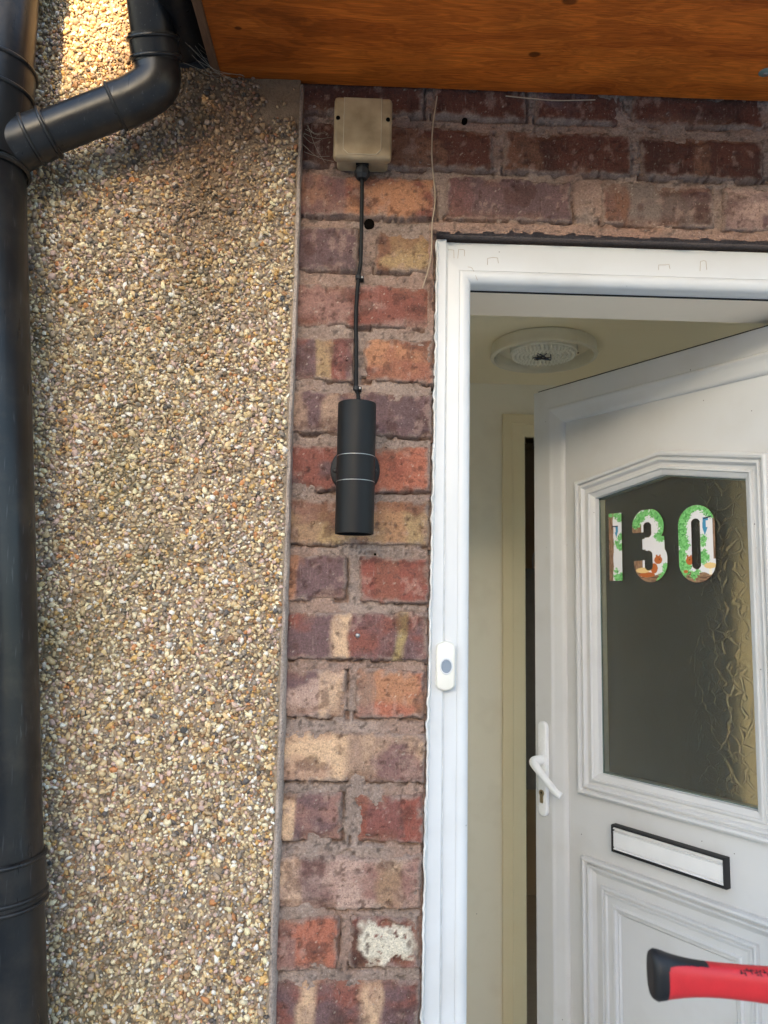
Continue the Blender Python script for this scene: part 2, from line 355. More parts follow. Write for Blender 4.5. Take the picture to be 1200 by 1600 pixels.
def glass_mat(name, tint, pattern=False):
    m, t, b, N, L = nodes(name); out = t.nodes['Material Output']
    if not pattern:
        tr = N('ShaderNodeBsdfTransparent'); tr.inputs[0].default_value = (*tint, 1)
        gl = N('ShaderNodeBsdfGlossy'); gl.inputs['Roughness'].default_value = .03
        fr = N('ShaderNodeFresnel'); fr.inputs[0].default_value = 1.5
        mx = N('ShaderNodeMixShader'); L(fr.outputs[0], mx.inputs[0]); L(tr.outputs[0], mx.inputs[1]); L(gl.outputs[0], mx.inputs[2])
        L(mx.outputs[0], out.inputs[0]); return m
    b.inputs['Base Color'].default_value = (*tint, 1); b.inputs['Transmission Weight'].default_value = 1
    b.inputs['Roughness'].default_value = .12; b.inputs['IOR'].default_value = 1.45
    tc = N('ShaderNodeTexCoord')
    d = N('ShaderNodeTexNoise'); d.inputs['Scale'].default_value = 22; d.inputs['Detail'].default_value = 2; L(tc.outputs['Object'], d.inputs[0])
    dv = N('ShaderNodeVectorMath'); dv.operation = 'SCALE'; dv.inputs['Scale'].default_value = .03; L(d.outputs['Color'], dv.inputs[0])
    ad = N('ShaderNodeVectorMath'); L(tc.outputs['Object'], ad.inputs[0]); L(dv.outputs[0], ad.inputs[1])
    v = N('ShaderNodeTexVoronoi'); v.feature = 'DISTANCE_TO_EDGE'; v.inputs['Scale'].default_value = 42; L(ad.outputs[0], v.inputs[0])
    mr = N('ShaderNodeMapRange'); mr.inputs[1].default_value = 0; mr.inputs[2].default_value = .09; L(v.outputs['Distance'], mr.inputs[0])
    bp = N('ShaderNodeBump'); bp.inputs['Distance'].default_value = .00018; L(mr.outputs[0], bp.inputs['Height']); L(bp.outputs[0], b.inputs['Normal'])
    return m
M_glass = glass_mat('clear_glass', (.93, .96, .95))
M_pattern = glass_mat('patterned_glass', (.78, .60, .38), True)
M_spacer = mat('spacer_bar', (.62, .58, .46), None, .4, 40, metal=.6)
M_gedge = mat('glass_edge_green', (.22, .30, .28), None, .2, 40)

# ------------------------------------------------------------------ setting: ground, hall shell
ZS = 2.456                                    # underside of the canopy
g = part('ground', ([(-40, -40, 0), (40, -40, 0), (40, .0, 0), (-40, .0, 0)], [[0, 1, 2, 3]]), M_concrete); struct(g)
YI = .205; HX0, HX1, HY1, HZ = .135, 2.6, 1.4, 2.37
hf = part('hall_floor', box(HX0-.2, HX1+.1, .0, HY1+2.2, -.05, .1), M_floor); struct(hf)
RX0, RX1, RY0, RY1 = 1.3, 2.5, .30, 1.32
hc = part('hall_ceiling', join(box(HX0-.1, RX0, YI+.001, HY1, HZ, HZ+.1), box(RX1, HX1+.1, YI+.001, HY1, HZ, HZ+.1), box(RX0, RX1, YI+.001, RY0, HZ, HZ+.1), box(RX0, RX1, RY1, HY1, HZ, HZ+.1)), M_ceil); struct(hc)
RL = thing('fill_rooflight', 'unseen roof opening added in the hall ceiling for more daylight', 'fill_rooflight', (RX0, RY0, HZ+.1))  # unseen roof opening, added to let more sky light into the hall
part('frame', join(box(RX0-.05, RX0, RY0-.05, RY1+.05, HZ+.1, HZ+.16), box(RX1, RX1+.05, RY0-.05, RY1+.05, HZ+.1, HZ+.16), box(RX0, RX1, RY0-.05, RY0, HZ+.1, HZ+.16), box(RX0, RX1, RY1, RY1+.05, HZ+.1, HZ+.16)), M_upvc, RL)
part('pane', box(RX0, RX1, RY0, RY1, HZ+.13, HZ+.134), M_glass, RL)
o = part('hall_wall_left', box(HX0-.1, HX0, YI+.001, HY1, .1, HZ), M_hall); struct(o)
o = part('hall_wall_right', join(box(HX1, HX1+.1, YI+.001, .3, .1, HZ), box(HX1, HX1+.1, 1.3, HY1, .1, HZ), box(HX1, HX1+.1, .3, 1.3, .1, .5), box(HX1, HX1+.1, .3, 1.3, 2.2, HZ)), M_hall); struct(o)
GW = thing('fill_window_gable', 'unseen white window added in the far side wall to brighten the hall', 'window', (HX1, .3, .5))  # added out of view so that more daylight reaches the hall
part('frame', join(box(HX1+.03, HX1+.08, .3, .35, .5, 2.2), box(HX1+.03, HX1+.08, 1.25, 1.3, .5, 2.2), box(HX1+.03, HX1+.08, .35, 1.25, .5, .55), box(HX1+.03, HX1+.08, .35, 1.25, 2.15, 2.2)), M_upvc, GW)
part('pane', box(HX1+.052, HX1+.056, .35, 1.25, .55, 2.15), M_glass, GW)
# back wall with a doorway
DX0 = at(821.5, 1100, 1.4)[0]; DX1 = DX0+.72; DZ = at(826, 684, 1.4)[2]
back = [box(HX0-.1, DX0-.0, HY1, HY1+.1, .1, HZ+.1), box(DX0, HX1+.1, HY1, HY1+.1, DZ, HZ+.1)]
if DX1 < HX1+.1: back.append(box(DX1, HX1+.2, HY1, HY1+.1, .1, DZ))
o = part('hall_wall_back', join(*back), M_hall); struct(o)
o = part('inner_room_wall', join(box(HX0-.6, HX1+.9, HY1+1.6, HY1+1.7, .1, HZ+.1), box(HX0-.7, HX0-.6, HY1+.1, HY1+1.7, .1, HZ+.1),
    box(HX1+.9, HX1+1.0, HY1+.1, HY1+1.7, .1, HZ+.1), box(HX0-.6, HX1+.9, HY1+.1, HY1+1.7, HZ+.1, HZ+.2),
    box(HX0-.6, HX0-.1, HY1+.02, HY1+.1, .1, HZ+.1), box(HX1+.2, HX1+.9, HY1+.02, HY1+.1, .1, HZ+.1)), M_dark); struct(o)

# ------------------------------------------------------------------ brick wall
BW = thing('brick_wall', 'weathered red and purple brick wall with thick grey mortar around the doorway', 'wall', (0, 0, 0))
CZ = {1: 2.3543, 2: 2.2663, 3: 2.173, 4: 2.0771, 5: 1.9882, 6: 1.8986, 7: 1.8106, 8: 1.7251, 9: 1.637, 10: 1.5504, 11: 1.4633, 12: 1.3702, 13: 1.2807, 14: 1.1891, 15: 1.1037, 16: 1.0163, 0: 2.434}
for k in range(17, 29): CZ[k] = CZ[16]-.0892*(k-16)
def XRf(z): return .1095-.0102*np.clip(2.0-np.asarray(z, float), 0, 1.15)   # the pier is a little out of plumb
XR = .108                                       # brick reveal edge beside the frame
C = dict(pu=(116, 92, 92), pb=(106, 86, 87), rb=(138, 88, 77), rd=(144, 86, 74), orr=(176, 112, 90), ob=(182, 132, 100), bf=(200, 166, 132), soot_shade=(104, 66, 54),  # the sooty top-course brown also has canopy shade painted in
         ol=(172, 146, 108), pk=(188, 160, 146), gy=(132, 118, 110), wt=(208, 197, 176), dk=(84, 56, 48), br=(134, 98, 78), yl=(172, 150, 92), pr=(152, 116, 106))
C = {k: lin(v) for k, v in C.items()}
for k in C:
    if k not in ('wt', 'bf', 'yl'): C[k] = C[k]*np.array([.84, .80, .76])
MORT = lin(150, 130, 117)

RECTS = []
def brick(x0, x1, z0, z1, base, sec, bands=(), seed=0, res=.0023, low=.5, chips=1.0, paint=None, name='brick'):
    nx = max(int((x1-x0+.012)/res), 6); nz = max(int((z1-z0+.012)/res), 5)
    u = np.linspace(x0-.006, x1+.006, nx); v = np.linspace(z0-.006, z1+.006, nz)
    X, Z = np.meshgrid(u, v)
    cx, cz, hx, hz = (x0+x1)/2, (z0+z1)/2, (x1-x0)/2, (z1-z0)/2
    wob = (fbm(X*24, Z*30, 2, seed)-.5)*.009*chips+(fbm(X*170, Z*170, 3, seed+5)-.5)*.0050
    qx = np.abs(X-cx)-hx+.003; qz = np.abs(Z-cz)-hz+.003
    sd = -(np.hypot(np.maximum(qx, 0), np.maximum(qz, 0))+np.minimum(np.maximum(qx, qz), 0)-.003)+wob
    # larger knocked-off corners / arrises
    ch = sm(.60, .66, fbm(X*20, Z*20, 2, seed+31))*sm(.022, .004, sd)*np.minimum(chips, 1.2)
    hgt = .0068*sm(-.0014, .0016, sd)-.0050*ch
    hgt = np.where(sd < -.0014, -.008, hgt)
    RECTS.append((x0, x1, z0, z1))
    hgt += (fbm(X*55, Z*55, 3, seed+9)-.5)*.0030+(fbm(X*210, Z*210, 3, seed+11)-.5)*.0018
    pit = sm(.70, .80, fbm(X*130, Z*130, 2, seed+15)); hgt -= .0016*pit
    tilt = (random.random()-.5)*.003; hgt += tilt*(X-cx)/hx
    t = sm(low-.09, low+.12, fbm(X*18, Z*26, 4, seed+2))[..., None]
    c = C[base]*(1-t)+C[sec]*t
    for (a, b_, key, s) in bands:                          # kiln bands across the face
        uu = (X-x0)/(x1-x0)+(fbm(X*30, Z*30, 2, seed+17)-.5)*.09
        m = (sm(a-.025, a+.025, uu)*sm(b_+.025, b_-.025, uu)*s)[..., None]
        m = m*(.65+.35*sm(.35, .6, fbm(X*60, Z*30, 3, seed+23)))[..., None]
        c = c*(1-m)+C[key]*m
    m = (sm(.6, .72, fbm(X*42, Z*42, 4, seed+41))*.55)[..., None]; c = c*(1-m)+C['dk']*m
    m = (sm(.62, .76, fbm(X*70, Z*55, 4, seed+43))*.35)[..., None]; c = c*(1-m)+C['pk']*m
    m = (sm(.84, .90, fbm(X*480, Z*480, 2, seed+47))*.4)[..., None]; c = c*(1-m)+C['wt']*m   # lime specks
    if paint is not None:
        m = sm(.0, .0022, sd-.007+(fbm(X*45, Z*45, 4, seed+61)-.5)*.040)*sm(.0, .012, X-x0-.010+(fbm(X*50, Z*50, 3, seed+63)-.5)*.03)*(1-sm(.70, .76, fbm(X*140, Z*140, 3, seed+67)))
        m = m[..., None]; c = c*(1-m)+C['wt']*m
    # mortar smeared over the arrises
    m = (sm(.0075, -.001, sd+(fbm(X*90, Z*90, 3, seed+71)-.5)*.014)*.85)[..., None]; c = c*(1-m)+MORT*.92*m
    m = (pit*.6)[..., None]; c = c*(1-m)+C['dk']*.7*m
    m = (ch*.8)[..., None]; c = c*(1-m)+(C['br']*.5+c*.55)*m
    V = np.stack([X, -hgt, Z], -1).reshape(-1, 3); Cc = c.reshape(-1, 3)
    idx = np.arange(nx*nz).reshape(nz, nx)
    F = np.stack([idx[:-1, :-1], idx[:-1, 1:], idx[1:, 1:], idx[1:, :-1]], -1).reshape(-1, 4)
    ring = np.concatenate([idx[0, :], idx[1:, -1], idx[-1, -2::-1], idx[-2:0:-1, 0]])
    n0 = len(V); B = V[ring].copy(); B[:, 1] = .045
    V = np.vstack([V, B]); Cc = np.vstack([Cc, Cc[ring]])
    k = np.arange(len(ring)); k2 = (k+1) % len(ring)
    F = np.vstack([F, np.stack([ring[k2], ring[k], n0+k, n0+k2], -1)])
    o = part(name, (V, F), M_brick, BW, 0, Cc); return o

def bx(px, c): return at(px, {1: 230, 2: 308, 3: 392, 4: 480, 5: 563, 6: 648, 7: 733, 8: 817, 9: 905, 10: 993, 11: 1083, 12: 1181, 13: 1277, 14: 1377, 15: 1472, 16: 1571, 0: 165}[c], 0)[0]
HB = .0358
XL = -.135
# course, left px (None = runs under the render), right px (None = reveal edge), colours, kiln bands
BR = [
 (1, None, 560, 'dk', 'soot_shade', [], {}), (1, 572, 772, 'soot_shade', 'br', [(.6, 1, 'soot_shade', .6)], {}),
 (1, 787, 983, 'soot_shade', 'dk', [(.0, .3, 'br', .8)], {}), (1, 1000, 1188, 'dk', 'soot_shade', [(.18, .42, 'soot_shade', .5), (.42, .55, 'br', .9), (.55, .9, 'soot_shade', .7)], {}),
 (2, None, 680, 'rb', 'ob', [(.0, .42, 'pu', .75), (.55, .85, 'ob', .5)], {}), (2, 697, 892, 'pb', 'pu', [(0, .2, 'rb', .4)], {}),
 (2, 940, 1110, 'pu', 'gy', [(.0, .22, 'br', .9), (.55, 1, 'dk', .5)], {}), (2, 1128, 1330, 'pu', 'pk', [(.0, .3, 'pk', .6)], {}),
 (3, None, 557, 'pb', 'pu', [], {}), (3, 588, None, 'br', 'ol', [(.25, 1, 'ol', .5)], {}),
 (4, None, None, 'rb', 'pr', [(.35, .45, 'pr', .4)], {}),
 (5, None, 553, 'pu', 'rb', [(.5, .72, 'ol', .85), (.72, .9, 'rd', .6)], {}), (5, 569, None, 'ob', 'rb', [(.1, 1, 'ob', .4)], {}),
 (6, None, None, 'pu', 'pb', [(.0, .2, 'bf', .45), (.32, .42, 'bf', .6)], {}),
 (7, None, 548, 'rb', 'pu', [], {}), (7, 566, None, 'orr', 'rd', [(.3, 1, 'orr', .5)], {}),
 (8, None, None, 'br', 'ol', [(.55, .85, 'ob', .6), (.1, .3, 'pr', .4)], {}),
 (9, None, 541, 'pb', 'pu', [(.05, .36, 'ob', .85)], {}), (9, 563, None, 'rb', 'rd', [(.2, .6, 'br', .35)], {}),
 (10, None, None, 'pu', 'rb', [(.4, .52, 'bf', .95), (.52, .78, 'rb', .4), (.80, .865, 'yl', 1)], {}),
 (11, None, 541, 'pk', 'pu', [(.65, 1, 'bf', .8)], {}), (11, 559, None, 'orr', 'ob', [(.0, .25, 'gy', .6)], {}),
 (12, None, None, 'pr', 'bf', [(.1, .45, 'bf', .55), (.5, .95, 'pu', .6)], {}),
 (13, None, 534, 'pr', 'pu', [(.0, .42, 'bf', .95)], {}), (13, 553, None, 'rb', 'rd', [(.2, .7, 'pu', .4)], {}),
 (14, None, None, 'pk', 'pr', [(.12, .25, 'bf', .7), (.25, .42, 'pu', .55), (.42, .62, 'pk', .9), (.72, .88, 'ol', .5)], {}),
 (15, None, 528, 'pr', 'orr', [(.5, 1, 'orr', .85)], {}), (15, 549, None, 'rb', 'dk', [], dict(paint=1, chips=1.5)),
 (16, None, None, 'pu', 'rb', [(.27, .38, 'bf', .95), (.66, .78, 'bf', .95)], {}),
]
sd_ = 100
for (c, a, b, c1, c2, bands, kw) in BR:
    x0 = XL-random.random()*.01 if a is None else bx(a, c)
    x1 = float(XRf(CZ[c]))+random.uniform(-.003, .001) if b is None else bx(b, c)
    dz = random.uniform(-.0015, .0015); sd_ += 7
    brick(x0, x1, CZ[c]-HB+dz+random.uniform(-.001, .002), CZ[c]+HB+dz, c1, c2, bands, sd_, **kw)
keys = ['pu', 'rb', 'pb', 'rd', 'br', 'pr', 'orr']
# course tucked under the canopy, the rest of the lintel, the foot of the pier and the pier beyond the door
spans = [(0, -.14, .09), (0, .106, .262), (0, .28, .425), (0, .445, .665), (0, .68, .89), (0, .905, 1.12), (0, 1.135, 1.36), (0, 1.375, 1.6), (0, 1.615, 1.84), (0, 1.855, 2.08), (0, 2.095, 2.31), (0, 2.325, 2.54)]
spans += [(1, bx(1202, 1), .888), (1, .905, 1.12), (1, 1.135, 1.36), (1, 1.375, 1.6), (1, 1.615, 1.84), (1, 1.855, 2.08), (1, 2.095, 2.31), (1, 2.325, 2.54), (2, bx(1348, 2), 1.05), (2, 1.07, 1.28), (2, 1.295, 1.51), (2, 1.525, 1.74), (2, 1.755, 1.97), (2, 1.985, 2.2), (2, 2.215, 2.43)]
for c in range(17, 28):
    spans += [(c, XL, -.012), (c, .006, float(XRf(CZ[c]))-.001)] if c % 2 else [(c, XL, float(XRf(CZ[c]))-.001)]
for c in range(3, 28):
    spans += [(c, .902, 1.008)]
    if CZ[c] < .28: spans += [(c, 1.022+.1*(c % 2)+.23*k, 1.237+.1*(c % 2)+.23*k) for k in range(7-c % 2)]
for (c, a, b) in spans:
    sd_ += 7; k1, k2 = random.sample(keys, 2)
    zt = min(CZ[c]+HB, 2.475)
    far = c > 16 or a > .85
    if c == 0: k1, k2 = random.sample(['soot_shade', 'dk', 'pb', 'soot_shade'], 2)  # dark browns here: soot and canopy shade in one colour
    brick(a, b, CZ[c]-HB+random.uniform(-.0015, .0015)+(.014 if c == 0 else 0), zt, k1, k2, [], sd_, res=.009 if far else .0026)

# mortar bed, one sheet round the opening
def mortar():
    u = np.concatenate([np.arange(-.15, .125, .0026), np.arange(.125, .93, .0036), np.arange(.93, 2.51, .012)]); v = np.concatenate([np.arange(0, .92, .012), np.arange(.92, 2.476, .0026)]); X, Z = np.meshgrid(u, v)
    n = (fbm(X*30, Z*45, 3, 3)-.5)*.006+(fbm(X*130, Z*130, 3, 4)-.5)*.0032
    crev = np.zeros(X.shape); nz_ = fbm(X*35, Z*20, 3, 55); nw = (fbm(X*140, Z*140, 2, 56)-.5)*.003
    for (a, b, c_, d) in RECTS:
        i0, i1 = np.searchsorted(u, (a-.006, b+.006)); j0, j1 = np.searchsorted(v, (c_-.010, c_+.008))
        if i1 > i0 and j1 > j0:
            q = (slice(j0, j1), slice(i0, i1)); m_ = sm(-.0062, -.0035, Z[q]-c_+nw[q])*sm(.42, .52, nz_[q]); crev[q] = np.maximum(crev[q], m_)
        i0, i1 = np.searchsorted(u, (b-.004, b+.006)); j0, j1 = np.searchsorted(v, (c_, d))
        if i1 > i0 and j1 > j0:
            q = (slice(j0, j1), slice(i0, i1)); m_ = sm(.0045, .0025, X[q]-b+nw[q])*sm(.52, .62, nz_[q]); crev[q] = np.maximum(crev[q], m_)
    lump = sm(2.235, 2.222, Z)*(X > .1)*sm(2.0, 2.1, Z)
    pit = sm(.68, .78, fbm(X*90, Z*90, 3, 19)); Y = -.0012-n+.0035*pit+.011*crev-lump*(.004+.004*fbm(X*25, Z*25, 2, 8))
    t = fbm(X*24, Z*24, 4, 5)[..., None]
    c = MORT*(.72+.5*t)
    t2 = sm(.5, .65, fbm(X*11, Z*11, 3, 6))[..., None]; c = c*(1-.45*t2)+lin(150, 116, 98)*.45*t2
    c = c*(1-.45*lump[..., None])+lin(150, 112, 92)*.45*lump[..., None]
    m = (sm(.66, .72, fbm(X*140, Z*140, 3, 7))*.6)[..., None]; c = c*(1-m)+lin(70, 60, 54)*m
    idx = np.arange(X.size).reshape(X.shape)
    F = np.stack([idx[:-1, :-1], idx[:-1, 1:], idx[1:, 1:], idx[1:, :-1]], -1).reshape(-1, 4)
    xe = XRf(Z)+.0005+.004*(fbm(X*0+3, Z*60, 3, 12)-.5); zb = 2.207+.010*(fbm(X*50, Z*0+2, 3, 13)-.5)
    hole = ((X > xe) & (X < .895) & (Z < zb)) | ((X > 1.012) & (Z > .295) & (Z < 2.205))
    F = F[~hole.ravel()[F].any(1)]
    # drop unused vertices
    used = np.unique(F); mp = -np.ones(X.size, int); mp[used] = np.arange(len(used))
    V = np.stack([X, Y, Z], -1).reshape(-1, 3)[used]
    o = part('mortar', (V, mp[F]), M_mortar, BW, 0, c.reshape(-1, 3)[used])
mortar()
WX0, WX1, WZ0, WZ1 = 1.01, 2.49, .30, 2.205       # unseen tall window beside the door, added to brighten the hall
core = join(box(-1.6, XR-.002, .012, YI-.003, 0, 3.1), box(XR-.002, .936, .012, YI-.003, 2.212, 3.1), box(.936, WX0, .012, YI-.003, 0, 3.1), box(WX0, WX1, .012, YI-.003, 0, WZ0), box(WX0, WX1, .012, YI-.003, WZ1, 3.1), box(WX1, 2.75, .012, YI-.003, 0, 3.1))
part('wall_core', core, M_mortar, BW, cols=np.tile(MORT, (len(core[0]), 1)))
pl = join(box(-.1, HX0, YI-.002, YI, .1, HZ), box(HX0+.001, .925, YI-.002, YI, 2.151, HZ), box(.925, WX0, YI-.002, YI, .1, HZ), box(WX0, HX1, YI-.002, YI, .1, WZ0), box(WX0, HX1, YI-.002, YI, WZ1, HZ))
part('inside_plaster', pl, M_hall, BW)
part('reveal_lining', join(box(.1, .935, .0585, YI, 2.15, 2.16), box(.925, .935, .0585, YI, .1, 2.15), box(.1, .135, .0585, YI, .1, 2.15)), M_lining, BW)
SW = thing('fill_window_side', 'unseen tall white window added right of the front door to light the hall', 'window', (WX0, .05, WZ0))
for VF in moulding([(WX0, WZ0), (WX1, WZ0), (WX1, WZ1), (WX0, WZ1)], [(0, .11), (0, .04), (.05, .04), (.055, .05), (.055, .11)]): part('frame', VF, M_upvc, SW)
part('mullion', box((WX0+WX1)/2-.025, (WX0+WX1)/2+.025, .045, .10, WZ0+.055, WZ1-.055), M_upvc, SW)
for a_, b_ in ((WX0+.055, (WX0+WX1)/2-.025), ((WX0+WX1)/2+.025, WX1-.055)): part('pane', box(a_, b_, .07, .074, WZ0+.055, WZ1-.055), M_glass, SW)
for (px, py, r) in [(543, 562, .0032), (489, 817, .003), (548, 394, .0027), (726, 189, .0045), ]:  # black discs stand in for the shade inside drilled holes
    p = at(px, py, -.006)
    part('drill_hole_disc', lathe([(0, .0), (r*.8, .0), (r, -.0012), (r*1.05, .006)], (p[0], -.0072, p[2]), (0, 1, 0), 16), M_hole, BW)
for (px, py, r) in [(577, 349, .0085), (575, 352, .006), (603, 700, .002), (586, 866, .002)]:
    p = at(px, py, -.003)
    part('drill_hole_disc', lathe([(0, .0006), (r*.7, .0004), (r, .0), (r*1.1, .006)], (p[0], -.0022, p[2]), (0, 1, 0), 11), M_hole, BW)
p = at(559, 993, -.007)
part('wall_screw', lathe([(0, -.002), (.002, -.0018), (.0034, -.0008), (.004, .001), (.004, .006)], (p[0], -.0075, p[2]), (0, 1, 0), 20), M_steel, BW, 40)

# ------------------------------------------------------------------ pebbledash
PD = thing('pebbledash_wall', 'pebbledashed wall of cream, ochre and grey stone chips left of the brick pier', 'wall', (-.4, -.018, 0))
XE = -.1125; YR = -.019
def edge(z): return XE+(z-1.0)*.0012+.0022*(vn(z*9, z*0, 5)-.5)
STAIN = at(330, 190, YR)
def stain_and_dark_top(X, Z):      # damp run below the elbow joint, plus a darker tone towards the canopy
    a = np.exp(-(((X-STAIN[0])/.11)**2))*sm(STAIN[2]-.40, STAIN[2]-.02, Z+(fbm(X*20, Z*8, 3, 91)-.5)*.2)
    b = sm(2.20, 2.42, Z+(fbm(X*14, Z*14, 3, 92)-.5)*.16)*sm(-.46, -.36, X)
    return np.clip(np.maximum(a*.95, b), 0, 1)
def algae(X, Z):
    return sm(.48, .68, fbm(X*5.5, Z*4.5, 4, 77))*sm(-.17, -.42, X+(fbm(X*9, Z*9, 2, 78)-.5)*.2)
def bare(X, Z):       # smooth patched corner at the top
    a = sm(.0, .02, X-(XE-.085)+(fbm(X*60, Z*60, 3, 93)-.5)*.04)*sm(2.375, 2.395, Z+(fbm(X*50, Z*50, 3, 94)-.5)*.05)
    return a
def sheet():
    res = .0055; u = np.append(np.arange(-.80, XE-.004, res), 0); v = np.arange(.70, 2.66, res); X, Z = np.meshgrid(u, v)
    X[:, -1] = edge(Z[:, -1])-.004
    Y = YR-(fbm(X*60, Z*60, 3, 21)-.5)*.004-(fbm(X*6, Z*6, 2, 22)-.5)*.006
    Y[:, -1] = YR
    c = lin(156, 138, 116)*(.7+.55*fbm(X*60, Z*60, 4, 23))[..., None]
    s = (stain_and_dark_top(X, Z)*.75)[..., None]; c = c*(1-s)+lin(92, 68, 48)*s
    s = (algae(X, Z)*.55)[..., None]; c = c*(1-s)+lin(96, 92, 58)*s
    idx = np.arange(X.size).reshape(X.shape)
    F = np.stack([idx[:-1, :-1], idx[:-1, 1:], idx[1:, 1:], idx[1:, :-1]], -1).reshape(-1, 4)
    part('render_coat', (np.stack([X, Y, Z], -1).reshape(-1, 3), F), M_dash, PD, 0, c.reshape(-1, 3))
    bk = join(box(-1.6, XE-.006, -.012, .0115, 0, 3.1), box(-1.6, XE-.006, -.019, -.012, 0, .7), box(-1.6, XE-.006, -.019, -.012, 2.655, 3.1), box(-1.6, -.797, -.019, -.012, .7, 2.655))
    part('render_backing', bk, M_dash, PD, cols=np.tile(lin(160, 140, 108), (len(bk[0]), 1)))
    # trowelled edge strip
    zz = np.arange(.0, 2.452, .012); V = []; 
    for z in zz:
        e = edge(z); j = .0012*(vn(np.array(z*55.), np.array(0.), 3)-.5); wd = .0010+.0042*sm(2.2, 1.0, np.array(z))
        V += [(e-.005, YR-.001, z), (e-.0018, YR-.0032+j, z), (e+j, YR-.0024, z), (e+wd*.8+j, YR+.006, z), (e+wd+j, -.001, z), (e+wd, .012, z)]
    F = [[i*6+k, i*6+k+1, (i+1)*6+k+1, (i+1)*6+k] for i in range(len(zz)-1) for k in range(5)]
    V = np.array(V); cc = lin(172, 156, 143)*(.75+.4*fbm(V[:, 2]*40, V[:, 1]*300, 3, 31))[:, None]
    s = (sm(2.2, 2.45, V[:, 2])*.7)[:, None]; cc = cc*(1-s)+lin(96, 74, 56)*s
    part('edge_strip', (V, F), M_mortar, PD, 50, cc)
sheet()
PAL = np.array([lin(*c) for c in [(236, 222, 176), (218, 192, 138), (206, 166, 92), (150, 112, 68), (142, 132, 114), (72, 70, 68), (240, 234, 214), (198, 134, 74), (190, 166, 124), (176, 156, 128), (112, 94, 68), (206, 176, 156)]])
PW = np.array([.18, .15, .065, .07, .11, .035, .09, .022, .13, .09, .035, .10]); PW = PW/PW.sum()
def ico(sub):
    bm = bmesh.new(); bmesh.ops.create_icosphere(bm, subdivisions=sub, radius=1); return bmVF(bm)
def chips_color(X, Z, n):
    c = PAL[RNG.choice(len(PAL), n, p=PW)]*RNG.uniform(.8, 1.12, (n, 1))
    s = (stain_and_dark_top(X, Z)*.85)[:, None]; c = c*(1-s)+c*lin(150, 116, 86)*s*1.0
    s = (algae(X, Z)*.5)[:, None]; c = c*(1-s)+(c*.35+lin(128, 124, 70)*.5)*s
    c = (c*.84+np.array([.36, .29, .20])*.16)*np.array([1.05, 1.01, 1.07])
    return np.clip(c, 0, .85)
def pebbles():
    iv, jf = ico(1); iv = np.array(iv); jf = np.array(jf)
    sp = .0044; u = np.arange(-.72, XE-.006, sp); v = np.arange(.80, 2.64, sp); X, Z = np.meshgrid(u, v)
    X = X.ravel()+RNG.uniform(-.5, .5, X.size)*sp; Z = Z.ravel()+RNG.uniform(-.5, .5, Z.size)*sp
    keep = (X < edge(Z)-.0045) & (RNG.random(X.size) > bare(X, Z)*.96) & (RNG.random(X.size) > stain_and_dark_top(X, Z)*.35)
    keep &= RNG.random(X.size) > .12*sm(.5, .6, fbm(X*25, Z*25, 3, 51))
    X = X[keep]; Z = Z[keep]; n = len(X)
    r = np.clip(.0029*np.exp(RNG.normal(0, .30, n)), .0015, .0056)
    sc = np.stack([r*RNG.uniform(.85, 1.6, n), r*RNG.uniform(.5, .9, n), r*RNG.uniform(.7, 1.1, n)], -1)
    q = RNG.normal(size=(n, 4)); q[:, 1] *= .5; q[:, 3] *= .5; q /= np.linalg.norm(q, axis=1)[:, None]
    a, b, c_, d = q.T
    R = np.stack([1-2*(c_*c_+d*d), 2*(b*c_-a*d), 2*(b*d+a*c_), 2*(b*c_+a*d), 1-2*(b*b+d*d), 2*(c_*d-a*b), 2*(b*d-a*c_), 2*(c_*d+a*b), 1-2*(b*b+c_*c_)], -1).reshape(-1, 3, 3)
    P = iv[None]*RNG.uniform(.62, 1.28, (n, len(iv), 1))*sc[:, None, :]
    P = np.einsum('nij,nkj->nki', R, P)
    base = YR-(fbm(X*6, Z*6, 2, 22)-.5)*.006-r*RNG.uniform(.1, .75, n)
    P += np.stack([X, base, Z], -1)[:, None, :]
    F = (jf[None]+(np.arange(n)*len(iv))[:, None, None]).reshape(-1, 3)
    col = np.repeat(chips_color(X, Z, n), len(iv), axis=0)
    o = part('pebbles', (P.reshape(-1, 3), F), M_pebble, PD, None, col); o['kind'] = 'stuff'
    # the largest stones, each its own piece
    V2, F2 = ico(2); V2 = np.array(V2); protos = []
    for k in range(len(PAL)*2):
        h = V2*RNG.uniform(.93, 1.06, (len(V2), 1))
        for _ in range(6):                       # knock flats onto the stone
            nrm = RNG.normal(size=3); nrm /= np.linalg.norm(nrm); dd = RNG.uniform(.55, .85)
            s_ = h@nrm; h = h-np.outer(np.maximum(s_-dd, 0), nrm)
        me = mesh(h, F2, np.tile(PAL[k % len(PAL)]*.92, (len(V2), 1))); me.materials.append(M_pebble); protos.append(me)
    L = wloc(PD); cnt = 0
    while cnt < 300:
        x = random.uniform(-.63, XE-.012); z = random.uniform(.98, 2.60)
        if bare(np.array(x), np.array(z)) > .3 or stain_and_dark_top(np.array(x), np.array(z)) > .55: continue
        k = int(RNG.choice(len(PAL), p=PW)) + len(PAL)*random.randint(0, 1)
        o = bpy.data.objects.new('pebble', protos[k]); COL.objects.link(o); o.parent = PD
        s_ = random.uniform(.0040, .0056)
        o.location = (x-L[0], YR-.0028-L[1], z-L[2]); o.scale = (s_*random.uniform(.9, 1.3), s_*.6, s_*random.uniform(.75, 1))
        o.rotation_euler = (random.uniform(-.4, .4), random.uniform(0, 6.28), random.uniform(-.4, .4)); cnt += 1
pebbles()

